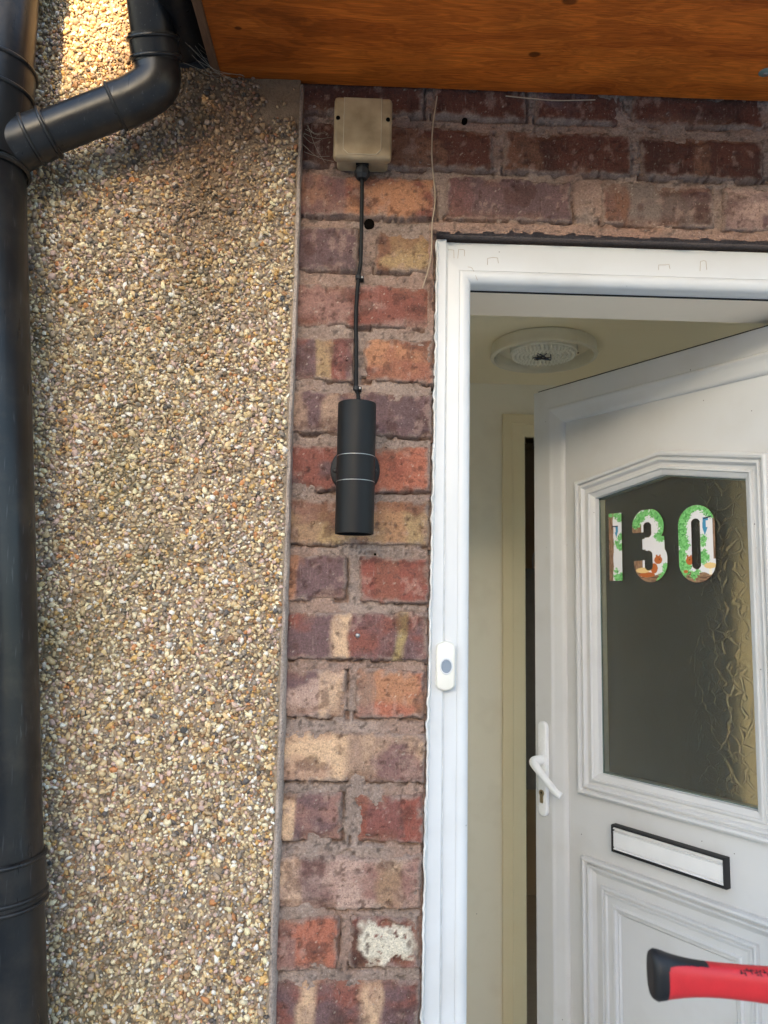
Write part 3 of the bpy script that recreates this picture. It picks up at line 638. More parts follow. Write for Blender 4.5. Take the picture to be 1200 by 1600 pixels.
# ------------------------------------------------------------------ canopy
CX0 = -.2455
KNOTS = [(atz(835, 85, ZS)[0]-CX0, atz(835, 85, ZS)[1], .012), (atz(890, 2, ZS)[0]-CX0, atz(890, 2, ZS)[1], .014), (atz(372, 44, ZS)[0]-CX0, atz(372, 44, ZS)[1], .007), (.9, -.5, .015)]
M_ply = ply_mat()
M_trim = mat('weathered_brown_board', (.13, .062, .028), (.07, .034, .016), .65, 30, .0006, 200, stretch=(8, 1, 8))
M_felt = mat('roof_felt', (.03, .03, .032), None, .95, 80, .001, 300)
CN = thing('door_canopy', 'orange varnished plywood canopy soffit above the doorway', 'canopy', (CX0, 0, ZS))
b = box(CX0, 1.0, -.60, -.0125, ZS, ZS+.012); part('soffit_board', b, M_ply, CN)
part('side_trim', box(CX0-.014, CX0-.0005, -.615, -.021, ZS-.004, ZS+.13, .002), M_trim, CN)
part('front_fascia', box(CX0-.02, 1.0, -.625, -.6005, ZS-.01, ZS+.15, .002), M_trim, CN)
part('roof_deck', box(CX0-.02, 1.02, -.64, -.022, ZS+.132, ZS+.16), M_felt, CN)
WS = thing('soffit_screw', 'greenish round screw washer in the plywood soffit at the right edge', 'screw', tuple(atz(1196, 113, ZS)))
pw = atz(1196, 113, ZS)
part('washer', lathe([(.0, -.0035), (.004, -.0035), (.0085, -.002), (.0105, 0), (.0105, .003)], pw, (0, 0, 1), 24), M_green, WS, 40)
part('screw_head', lathe([(.0, -.0048), (.003, -.0045), (.0042, -.0034), (.0042, 0)], pw, (0, 0, 1), 16), M_steel, WS, 40)

# ------------------------------------------------------------------ pipes
def bead(c, d, r, t=.0035):
    d = Vector(d).normalized(); prof = [(r-.001, -t*1.3)]+[(r+t*math.sin(a)*1.0, -t*math.cos(a)) for a in np.linspace(.0, math.pi, 7)]+[(r-.001, t*1.3)]
    return lathe(prof, c, d, 48)
YP = -.096
A0 = np.array([-.574, YP, 2.245]); A1 = np.array([-.4575, YP, 1.037]); dl = (A1-A0)/np.linalg.norm(A1-A0)
SP = thing('soil_pipe', 'large black soil pipe running down the left edge of the pebbledash', 'pipe', (-.36, YP, 0))
base = A0+dl*((2.245-.0)/-dl[2])
SP.location = tuple(base)
part('upper_pipe', tube([(-.574, YP, 3.1), (-.574, YP, 2.40)], .0535, 48), M_pipe, SP, 40)
part('branch_fitting', tube([(-.574, YP, 2.405), (-.574, YP, 2.30), A0], .0575, 48), M_pipe, SP, 40)
for z in (2.398, 2.352): part('collar_ring', bead((-.574, YP, z), (0, 0, 1), .0575), M_pipe, SP, 60)
part('collar_ring', bead(A0+dl*.012, dl, .0575), M_pipe, SP, 60)
part('lower_pipe', tube([A0-dl*.01, base], .0535, 48), M_pipe, SP, 40)
jc = at(0, 1375, YP); jt = (2.245-jc[2])/-dl[2]; J = A0+dl*jt
part('socket', tube([J-dl*.03, J+dl*.035], .0562, 48), M_pipe, SP, 40)
for s in (-.027, .02, .031): part('collar_ring', bead(J+dl*s, dl, .0562, .0032), M_pipe, SP, 60)
for z in (2.58, .5):
    cp = np.array([-.574, YP, z]) if z > 2 else A0+dl*((2.245-z)/-dl[2])
    part('pipe_clip', join(tube([cp-np.array([0, 0, .012]), cp+np.array([0, 0, .012])], .059, 40), box(cp[0]-.02, cp[0]+.02, YP+.05, -.018, z-.012, z+.012)), M_pipe, SP, 40)
# rainwater pipe: leaves the gutter, bends at the wall and joins the soil pipe branch
B0 = np.array([-.560, YP, 2.268]); B1 = at(48, 219, YP); B2 = at(222, 150, YP); B3 = at(244, 95, YP-.004); B4 = at(240, 68, YP-.015); B5 = np.array([-.335, YP-.20, 2.62])
DP = thing('rainwater_pipe', 'black rainwater pipe with an elbow slanting into the soil pipe', 'pipe', tuple(B2))
R6 = .0318
db = (B2-B1)/np.linalg.norm(B2-B1)
bs = smooth_path([np.array([-.572, YP, 2.205]), np.array([-.566, YP, 2.240]), np.array([-.548, YP, 2.268]), B1-db*.006, B1+db*.034], 6)
nb = len(bs); part('branch_socket', tube(bs, [float(np.interp(i, [0, 6, 12, 18, nb-1], [.050, .049, .043, R6+.0048, R6+.0045])) for i in range(nb)], 40), M_pipe, SP, 50)
for s in (.002, .030): part('collar_ring', bead(B1+db*s, db, R6+.0045, .003), M_pipe, SP, 60)
part('sloping_pipe', tube([B1, B2-db*.02], R6, 40), M_pipe, DP, 40)
el = smooth_path([B2-db*.045, B2-db*.012, B2+np.array([.021, -.001, .022]), B3, B4], 8)
part('elbow', tube(el, R6+.0028, 40), M_pipe, DP, 50)
part('collar_ring', bead(B2-db*.043, db, R6+.0015, .0026), M_gasket, DP, 60)
du = (B4-B3)/np.linalg.norm(B4-B3)
part('elbow_socket', tube([B3-du*.002, B4+du*.012], R6+.005, 40), M_pipe, DP, 40)
for s in (B3+du*.004, B4+du*.006): part('collar_ring', bead(s, du, R6+.005, .003), M_pipe, DP, 60)
part('upper_pipe', tube(smooth_path([B4-du*.01, B4+du*.02, (B4+B5)/2+np.array([0, .02, 0]), B5], 6), R6, 40), M_pipe, DP, 40)
# gutter along the canopy's side
GT = thing('side_gutter', 'black gutter along the dark left side of the plywood canopy', 'gutter', (-.3, -.03, ZS+.01))
def gutter():
    n = 18; r = .040; gx = CX0-.018-r; gz = ZS+.055; V = []; F = []
    for y in (-.62, -.0235):
        for rr in (r, r-.003):
            for k in range(n+1):
                a = math.pi+math.pi*k/n; V.append((gx+rr*math.cos(a), y, gz+rr*math.sin(a)*1.05))
    m = n+1
    for k in range(n):
        F.append([k, k+1, 2*m+k+1, 2*m+k]); F.append([m+k, m+k+1, 3*m+k+1, 3*m+k])
    F += [[0, m, 3*m, 2*m], [n, m+n, 3*m+n, 2*m+n]]
    part('channel', (V, F), M_pipe, GT, 40)
    for y in (-.622, -.0225): part('stop_end', ([(gx+r*1.03*math.cos(math.pi+math.pi*k/n), y+dy, gz+r*1.08*math.sin(math.pi+math.pi*k/n)) for dy in (-.001, .001) for k in range(m)], [list(range(m)), list(range(m, 2*m))]+[[k, k+1, m+k+1, m+k] for k in range(n)]), M_pipe, GT)
    part('black_wall_sheet', box(CX0-.10, CX0-.016, -.032, -.0225, ZS+.012, ZS+.4), M_felt, GT)  # black sheet over the wall beside the canopy
gutter()

# ------------------------------------------------------------------ junction box, cable, wall light
jx0, jx1 = -.0575, .0355; jzt, jzb = 2.4085, 2.3035
JB = thing('junction_box', 'square aged beige junction box on the brick under the soffit', 'junction box', ((jx0+jx1)/2, 0, jzb))
part('base_box', box(jx0+.005, jx1-.005, -.034, -.001, jzb+.0045, jzt-.004, .006, 3), M_box, JB, 30)
part('lid', box(jx0, jx1, -.0525, -.0335, jzb, jzt, .0065, 3), M_box, JB, 30)
jl = [(jx0+.016, jzt-.003), (jx0+.016, jzb+.014), (jx0+.024, jzb+.006), (jx1-.025, jzb+.006), (jx1-.017, jzb+.014), (jx1-.017, jzt-.003)]
part('raised_panel', slab_with_hole(jl, None, -.0532, -.0523), M_box, JB)
for k in range(5):
    a, b = np.array(jl[k]), np.array(jl[k+1]); part('panel_ridge', tube([(a[0], -.0533, a[1]), (b[0], -.0533, b[1])], .0005, 6), M_boxln, JB)
for x in (jx0+.0065, jx1-.0065):
    part('lid_screw', lathe([(0, -.0003), (.0022, -.0003), (.0032, -.0012), (.0034, .001)], (x, -.0527, (jzt+jzb)/2+.014), (0, 1, 0), 16), M_hole, JB)
lx = -.0108
part('cable_gland', join(lathe([(0, .006), (.009, .006), (.0118, .004), (.0118, -.001)], (lx, -.026, jzb), (0, 0, 1), 6), lathe([(.0105, -.001), (.0105, -.006), (.0125, -.007), (.0125, -.015), (.0085, -.021), (.0045, -.022)], (lx, -.026, jzb), (0, 0, 1), 8)), M_rubber, JB, 20)
ch = at(560, 434, -.012); c2 = at(556.5, 607, -.012)
cpth = smooth_path([(lx, -.026, jzb-.012), (lx+.0005, -.025, jzb-.05), (ch[0]+.003, -.017, ch[2]+.03), (ch[0], -.0125, ch[2]), (ch[0]-.0025, -.0115, ch[2]-.06), (c2[0]-.001, -.012, c2[2]+.05), (c2[0], -.0135, c2[2]), (lx+.002, -.020, c2[2]-.016), (lx, -.03, 1.86)], 8)
tag(part('cable', tube(cpth, .0033, 14), M_cable, None, 60), 'thin black cable from the junction box to the wall light', 'cable')
for k, q in enumerate((ch, c2)):
    o = thing('cable_clip', ['black cable clip halfway between junction box and lamp', 'black cable clip just above the wall light'][k], 'cable clip', (q[0], -.012, q[2]), group='cable clips')
    part('hoop', lathe([(.0034, -.003), (.005, -.003), (.005, .003), (.0034, .003)], (q[0], -.0125, q[2]), (0, 0, 1), 16), M_rubber, o, 40)
    part('foot', box(q[0]+.002, q[0]+.0085, -.014, .001, q[2]-.003, q[2]+.003, .0008), M_rubber, o)
    part('nail', lathe([(0, -.0017), (.0016, -.0014), (.0018, 0)], (q[0]+.006, -.0142, q[2]), (0, 1, 0), 10), M_steel, o)
ly = -.068; rl = .0288; zt_, zb_ = at(557, 623, -.097)[2], at(557, 832, -.097)[2]
WL = thing('wall_light', 'matt black up and down cylinder wall light on the brick pier', 'wall light', (lx+.001, 0, (zt_+zb_)/2))
wl = at(555, 735, -.015)
part('backplate', lathe([(0, 0), (.0345, 0), (.0375, .0012), (.0385, .004), (.0385, .022)], (wl[0], -.022, wl[2]), (0, 1, 0), 56), M_black, WL, 40)
part('arm', join(box(lx-.013, lx+.013, ly+.02, -.018, wl[2]-.016, wl[2]+.016, .003)), M_black, WL)
for s in (-1, 1): part('fixing_screw', lathe([(0, -.003), (.0025, -.0028), (.0036, -.001), (.0036, .002)], (wl[0]+s*.0312, -.0225, wl[2]-.002), (0, 1, 0), 14), M_rubber, WL, 40)
g1, g2 = at(557, 708, ly-rl)[2], at(557, 748.5, ly-rl)[2]
ctop = (lx+.001, ly)
def cyl(z0, z1, r, open_end=None):
    p = [(r-.0006, z0), (r, z0+.0006), (r, z1-.0006), (r-.0006, z1)]
    if open_end == 'top': p = p+[(r-.002, z1), (r-.002, z1-.025), (0, z1-.025)]
    if open_end == 'bottom': p = [(0, z0+.025), (r-.002, z0+.025), (r-.002, z0)]+p
    return lathe(p, (ctop[0], ctop[1], 0), (0, 0, 1), 72)
part('upper_tube', cyl(g1+.0006, zt_, rl, 'top'), M_black, WL, 30)
part('middle_tube', cyl(g2+.0006, g1-.0006, rl), M_black, WL, 30)
part('lower_tube', cyl(zb_, g2-.0006, rl, 'bottom'), M_black, WL, 30)
for z in (g1, g2): part('metal_line', cyl(z-.0008, z+.0008, rl-.0002), M_silver, WL)

r_ = random.Random(4); L_w = []
for k in range(9):
    a = at(285+r_.uniform(0, 25), 60+r_.uniform(0, 60), -.07+r_.uniform(-.02, .02)); b_ = at(330+r_.uniform(0, 60), 95+r_.uniform(0, 45), -.026)
    m_ = (a+b_)/2+np.array([0, -.005, -r_.uniform(.004, .018)]); L_w.append(tube(smooth_path([a, m_, b_], 4), .00032, 4))
M_web = mat('dusty_cobweb', (.32, .27, .20), None, .9, 100)
tag(part('cobweb', join(*L_w), M_web), 'dusty cobweb strands between the black elbow pipe and the canopy corner', 'cobweb')
L_w = []
for k in range(8):
    a = at(472+r_.uniform(0, 8), 190+r_.uniform(0, 50), -.022); b_ = at(500+r_.uniform(0, 24), 195+r_.uniform(0, 60), -.012); m_ = (a+b_)/2+np.array([0, -.003, -r_.uniform(.003, .012)])
    L_w.append(tube(smooth_path([a, m_, b_], 4), .0003, 4))
tag(part('cobweb', join(*L_w), M_web), 'dusty cobweb strands left of the beige junction box', 'cobweb')
# loose string on the wall and under the soffit
s1 = [at(683, 150, -.012), at(676, 200, -.013), at(675, 250, -.014), at(680, 310, -.012), at(675, 350, -.013), at(674, 395, -.010), at(668, 425, -.014), at(660, 450, -.016)]
tag(part('loose_string', tube(smooth_path(s1, 6), .0011, 8), M_wire, None, 60), 'frayed pale string hanging down the brick beside the frame corner', 'string')
s2 = [at(790, 150, -.008), at(830, 154, -.011), at(870, 157, -.011), at(930, 156, -.007)]
tag(part('stray_wire', tube(smooth_path(s2, 6), .0010, 8), M_wire, None, 60), 'thin stray wire lying along the top of the brick under the soffit', 'wire')

# ------------------------------------------------------------------ door frame
FX0, FX1, FZ1 = .1058, .931, 2.2035
DF = thing('door_frame', 'white plastic door frame around the open front door', 'door frame', (FX0, .02, .08))
P = [(FX0, .08), (FX1, .08), (FX1, FZ1), (FX0, FZ1)]      # CCW in (x,z)
prof = [(0, .0575), (0, .0225), (.0008, .0205), (.002, .02), (.0487, .02), (.049, .0209), (.0495, .0200), (.051, .0194), (.056, .0192), (.061, .0205), (.065, .0235), (.068, .028), (.069, .033), (.069, .0575)]
pc = moulding(P, prof)
part('jamb', pc[3], M_upvc, DF, 35); part('jamb', pc[1], M_upvc, DF, 35); part('sill', pc[0], M_upvc, DF, 35); part('head', pc[2], M_upvc, DF, 35)
iz = FZ1-.069; ix = FX0+.069
part('gasket', box(ix, FX1-.069, .0545, .0572, iz-.0022, iz), M_gasket, DF)
part('head_lining', box(ix-.02, FX1-.05, .0578, .0584, iz-.001, 2.152), M_lining, DF)
def cover():
    V = []; zz = [.08, .85, 2.0, 2.2038]
    for z in zz:
        e = float(XRf(z))+.0035; V += [(e, .0198, z), (e, .0135, z), (e+.001, .0125, z), (.1312, .0125, z), (.1322, .0135, z), (.1322, .0198, z)]
    F = [[i*6+k, i*6+(k+1) % 6, (i+1)*6+(k+1) % 6, (i+1)*6+k] for i in range(3) for k in range(6)]+[list(range(6)), list(range(18, 24))]
    part('cover_trim', (V, F), M_upvc, DF, 30)
cover()
part('trim_bead', tube([(.1334, .0192, .08), (.1334, .0192, 2.2)], .0013, 8), M_seal, DF)
for (px, py, a_, b_) in [(703, 399, 6, 8), (721, 397, 5, 7), (770, 408, 8, 5), (1038, 418, 8, 4), (1099, 416, 5, 8)]:
    rr_ = random.Random(px); pts = [at(px+dx+rr_.uniform(-1, 1), py+dy+rr_.uniform(-1, 1), .0197) for dx, dy in ((-a_, b_), (-a_, -b_), (a_*.2, -b_), (a_, -b_), (a_, b_*.6))]
    part('tape_residue', tube(pts, .00035, 5), M_wire, DF)
part('hairline', tube([at(q[0], q[1], .0197) for q in ((731, 417), (737, 418), (741, 425), (746, 438))], .0003, 5), M_wire, DF)
# ragged sealant between brick and trim, and along the top of the head
def sealant():
    zz = np.arange(.1, 2.2, .0035); V = []
    n1 = fbm(zz*60, zz*0, 3, 5); n2 = fbm(zz*150, zz*0+4, 3, 6)
    for z, a, b in zip(zz, n1, n2):
        xz = float(XRf(z)); x0 = xz+.0052-.0028*max(a-.45, 0)*2.2-.0012*b; V += [(x0-.0005, .006, z), (x0, -.0002+.003*b, z), (x0+.0022, -.0012+.004*b, z), (xz+.0086+.0016*b, .0122, z)]
    F = [[i*4+k, i*4+k+1, i*4+k+5, i*4+k+4] for i in range(len(zz)-1) for k in range(3)]
    part('side_sealant', (V, F), M_seal, DF, 60)
sealant()

# ------------------------------------------------------------------ front door (hinged right, swung in)
TH = math.radians(33.1); H = np.array([.8325, .06, .1]); W = .74
dx_ = np.array([-math.sin(TH), math.cos(TH), 0]); dn_ = np.array([-math.cos(TH), -math.sin(TH), 0])
FD = thing('front_door', 'white panelled front door standing half open with a gabled glass pane', 'door', tuple(H), math.atan2(dx_[1], dx_[0]))
def lp(px, py, yo=0):
    d = ray(px, py); o_ = H+dn_*yo; t = ((o_-CAM)@dn_)/(d@dn_); p = CAM+d*t-H; return np.array([p@dx_, p[2]])
def dpart(n, VF, m, parent=FD, smooth=None, cols=None): return part(n, VF, m, parent, smooth, cols, local=True)
ZT = 2.1335-.1; ZB = .015
def rect(x0, x1, z0, z1): return [(x0, z0), (x1, z0), (x1, z1), (x0, z1)]
st = W-lp(878, 900)[0]; s1_ = W-lp(859.5, 900)[0]
PY = -.017                                       # face of the infill panel
prof = [(0, -.06), (0, -.0015), (.0015, 0), (s1_-.003, 0), (s1_-.001, .0022), (s1_+.002, .0022), (s1_+.006, -.0005), (s1_+.014, -.003), (st-.010, -.006), (st-.003, -.010), (st-.0008, -.0145), (st, -.0205)]
for k, (VF) in enumerate(moulding(rect(0, W, ZB, ZT), prof)):
    dpart(['bottom_rail', 'stile', 'top_rail', 'stile'][k], VF, M_door, FD, 35)
dpart('edge_gasket', box(.004, W-.012, -.030, -.004, ZT, ZT+.0032), M_gasket)
# polygons measured on the panel face
def L_(px, py): return lp(px, py, PY)
gl, gr = .5*(L_(929, 776)[0]+L_(936, 1205)[0]), .5*(L_(1166, 750)[0]+L_(1183, 1273)[0])
gt = .5*(L_(929, 776)[1]+L_(1166, 750)[1]); gp = L_(1035, 741)[1]; gb = .5*(L_(936, 1205)[1]+L_(1183, 1273)[1])
glass_poly = [(gr, gb), (gl, gb), (gl, gt), ((gl+gr)/2, gp), (gr, gt)]           # CCW in (x,z)
MW = .5*((L_(900, 800)[0]-gl)+(L_(911, 1200)[0]-gl))                              # moulding width
outer = offset_poly(glass_poly, -MW)
m0 = offset_poly(glass_poly, -.004)
dpart('infill_panel', slab_with_hole(rect(st-.008, W-st+.008, ZB+st-.008, ZT-st+.008), m0, PY-.028, PY), M_door)
k_ = MW
prof = [(0, PY-.001), (0, PY+.009), (k_*.04, PY+.0145), (k_*.12, PY+.0165), (k_*.21, PY+.0150), (k_*.25, PY+.0085), (k_*.29, PY+.0080), (k_*.33, PY+.0125), (k_*.40, PY+.0128), (k_*.46, PY+.0095), (k_*.49, PY+.0045), (k_*.54, PY+.0036), (k_*.64, PY+.0040), (k_*.68, PY+.0085), (k_*.76, PY+.0088), (k_*.80, PY+.0045), (k_*.96, PY+.001), (k_, PY-.001), (k_+.0005, PY-.015)]
for VF in moulding(outer, prof): dpart('glazing_bead', VF, M_door, FD, 28)
# double glazed unit
GY = PY-.014
gp_ = offset_poly(glass_poly, -.0035)
pane = dpart('glass_pane', slab_with_hole(gp_, None, GY-.003, GY), M_glass)
dpart('patterned_pane', slab_with_hole(gp_, None, GY-.0235, GY-.0195), M_pattern)
for VF in moulding(offset_poly(glass_poly, -.0032), [(0, GY-.0185), (0, GY-.0035), (.0055, GY-.0035), (.0055, GY-.0185)]): dpart('spacer_bar', VF, M_spacer)
for VF in moulding(offset_poly(glass_poly, -.0008), [(0, GY+.0003), (.0009, GY+.0002), (.0022, GY+.0002), (.0024, GY-.003)]): dpart('glass_edge', VF, M_gedge)
# lower raised panel
a0, a1 = L_(914, 1335), L_(943, 1380); a2 = L_(965, 1418); a2r = L_(1157, 1502); a1r = L_(1188, 1480)
x1 = .5*(a1[0]+a1r[0]); 
mid = (gl+gr)/2
h0 = a0[0]-mid; h1 = .5*(a1[0]-a1r[0]); h2 = .5*(a2[0]-a2r[0])
z0_, z1_, z2_ = a0[1], .5*(a1[1]+a1r[1]), .5*(a2[1]+a2r[1]); zbm = .22
prof = [(0, PY-.001), (0, PY+.009), (.0022, PY+.0145), (.006, PY+.0165), (.010, PY+.0145), (.0115, PY+.008), (.0135, PY+.0075), (.016, PY+.0125), (.020, PY+.012), (.0235, PY+.005), (.028, PY+.0025), (.032, PY+.0002)]
for VF in moulding(rect(mid-h0, mid+h0, zbm, z0_), prof): dpart('panel_moulding', VF, M_door, FD, 28)
prof = [(0, PY-.001), (0, PY+.006), (.0018, PY+.0100), (.005, PY+.0105), (.0068, PY+.006), (.0085, PY+.0055), (.011, PY+.0098), (.015, PY+.0092), (.0172, PY+.0060), (h1-h2-.008, PY+.0060), (h1-h2-.004, PY+.0098), (h1-h2, PY+.0088), (h1-h2+.003, PY+.0035), (h1-h2+.006, PY+.0045), (h1-h2+.010, PY+.0005)]
for VF in moulding(rect(mid-h1, mid+h1, zbm+h0-h1, z1_), prof): dpart('panel_moulding', VF, M_door, FD, 28)
# letter plate
q0, q1, q2, q3 = [L_(*q) for q in ((962, 1281), (1141, 1338), (1141, 1390), (963, 1324))]
lx0, lx1 = .5*(q1[0]+q2[0]), .5*(q0[0]+q3[0]); lz0, lz1 = .5*(q2[1]+q3[1])-.002, .5*(q0[1]+q1[1])-.004
fr = moulding(rect(lx0, lx1, lz0, lz1), [(0, PY-.001), (0, PY+.014), (.0012, PY+.0175), (.0025, PY+.018), (.0040, PY+.0172), (.0046, PY+.012)])
lv, lf = join(*fr)
LP = dpart('letter_plate', (lv, lf), M_rubber, FD, 25)
prof = [(-.0009, 0)]
zz = np.array([0, .003, .004, .0055, .0068, .0085, .010, .6, .72, .80, .84, .90, .96, 1.0]); hh = lz1-lz0-.0096
zf = [lz0+.0048+hh*t for t in (0, .03, .08, .11, .14, .2, .76, .82, .84, .89, .92, 1)]
yf = [PY+.0125, PY+.0150, PY+.0150, PY+.0120, PY+.0145, PY+.0150, PY+.0150, PY+.0165, PY+.0110, PY+.0110, PY+.0165, PY+.0130]
V = []; 
for z, y in zip(zf, yf): V += [(lx0+.0048, y, z), (lx1-.0048, y, z)]
dpart('flap', (V, [[2*i, 2*i+1, 2*i+3, 2*i+2] for i in range(len(zf)-1)]), M_flap, LP, 20)
# handle
hc_ = [lp(852, 1127), lp(852, 1275)]; hx = .5*(hc_[0][0]+hc_[1][0])+.002; hz0, hz1 = hc_[1][1], hc_[0][1]; hw = .0135
def stad(x, z0, z1, w_, n=10):
    P_ = [(x+w_*math.cos(a), z1-w_+w_*math.sin(a)) for a in np.linspace(0, math.pi, n)]+[(x+w_*math.cos(a), z0+w_+w_*math.sin(a)) for a in np.linspace(math.pi, 2*math.pi, n)]
    return P_
sv = []
def dome(P_, prof_):
    V = []; F = []; n = len(P_)
    cx = sum(p[0] for p in P_)/n
    for o_, y in prof_: V += [(p[0], y, p[1]) for p in (offset_poly(P_, o_) if o_ else P_)]
    for k in range(len(prof_)-1): F += [[k*n+i, k*n+(i+1) % n, (k+1)*n+(i+1) % n, (k+1)*n+i] for i in range(n)]
    F.append([(len(prof_)-1)*n+i for i in range(n)]); return V, F
M_hwhite = mat('white_handle_paint', (.82, .83, .84), (.74, .74, .73), .28, 30)
HB_ = dpart('handle_plate', dome(stad(hx, hz0, hz1, hw), [(0, .0002), (0, .007), (.0008, .0088), (.0022, .0098), (.004, .0102)]), M_hwhite, FD, 30)
hzp = lp(851, 1187)[1]; 
lev = smooth_path([(hx, .008, hzp), (hx, .028, hzp), (hx-.003, .040, hzp-.002), (hx-.017, .0445, hzp-.011), (hx-.045, .0445, hzp-.033), (hx-.070, .0435, hzp-.051), (hx-.083, .0415, hzp-.059), (hx-.087, .040, hzp-.0615)], 6)
n = len(lev); rad = [ (.0118-.0026*sm(.1, .6, np.array(i/n))) if i < n-3 else [.0085, .0068, .003][i-n+3] for i in range(n)]
dpart('lever', tube(lev, [float(r) for r in rad], 20, ell=.9), M_hwhite, HB_, 60)
kz = lp(851, 1238)[1]
cylp = [(hx+.0075*math.cos(a), kz+.0075*math.sin(a)) for a in np.linspace(-.9, math.pi+.9, 14)]+[(hx-.0046, kz-.020), (hx-.003, kz-.0225), (hx+.003, kz-.0225), (hx+.0046, kz-.020)]
dpart('lock_cylinder', slab_with_hole(cylp, None, .009, .0122), M_brass, HB_)
dpart('keyhole', join(box(hx-.0008, hx+.0008, .0121, .0125, kz-.004, kz+.004), lathe([(0, -.0002), (.0022, -.0002), (.0024, .0004)], (hx, .0123, kz+.001), (0, -1, 0), 12)), M_hole, HB_)
for z in (.35, 1.05, 1.75): dpart('hinge', lathe([(.0, -.045), (.008, -.045), (.008, .045), (0, .045)], (-.008, -.008, z), (0, 0, 1), 16), M_hwhite, FD, 40)

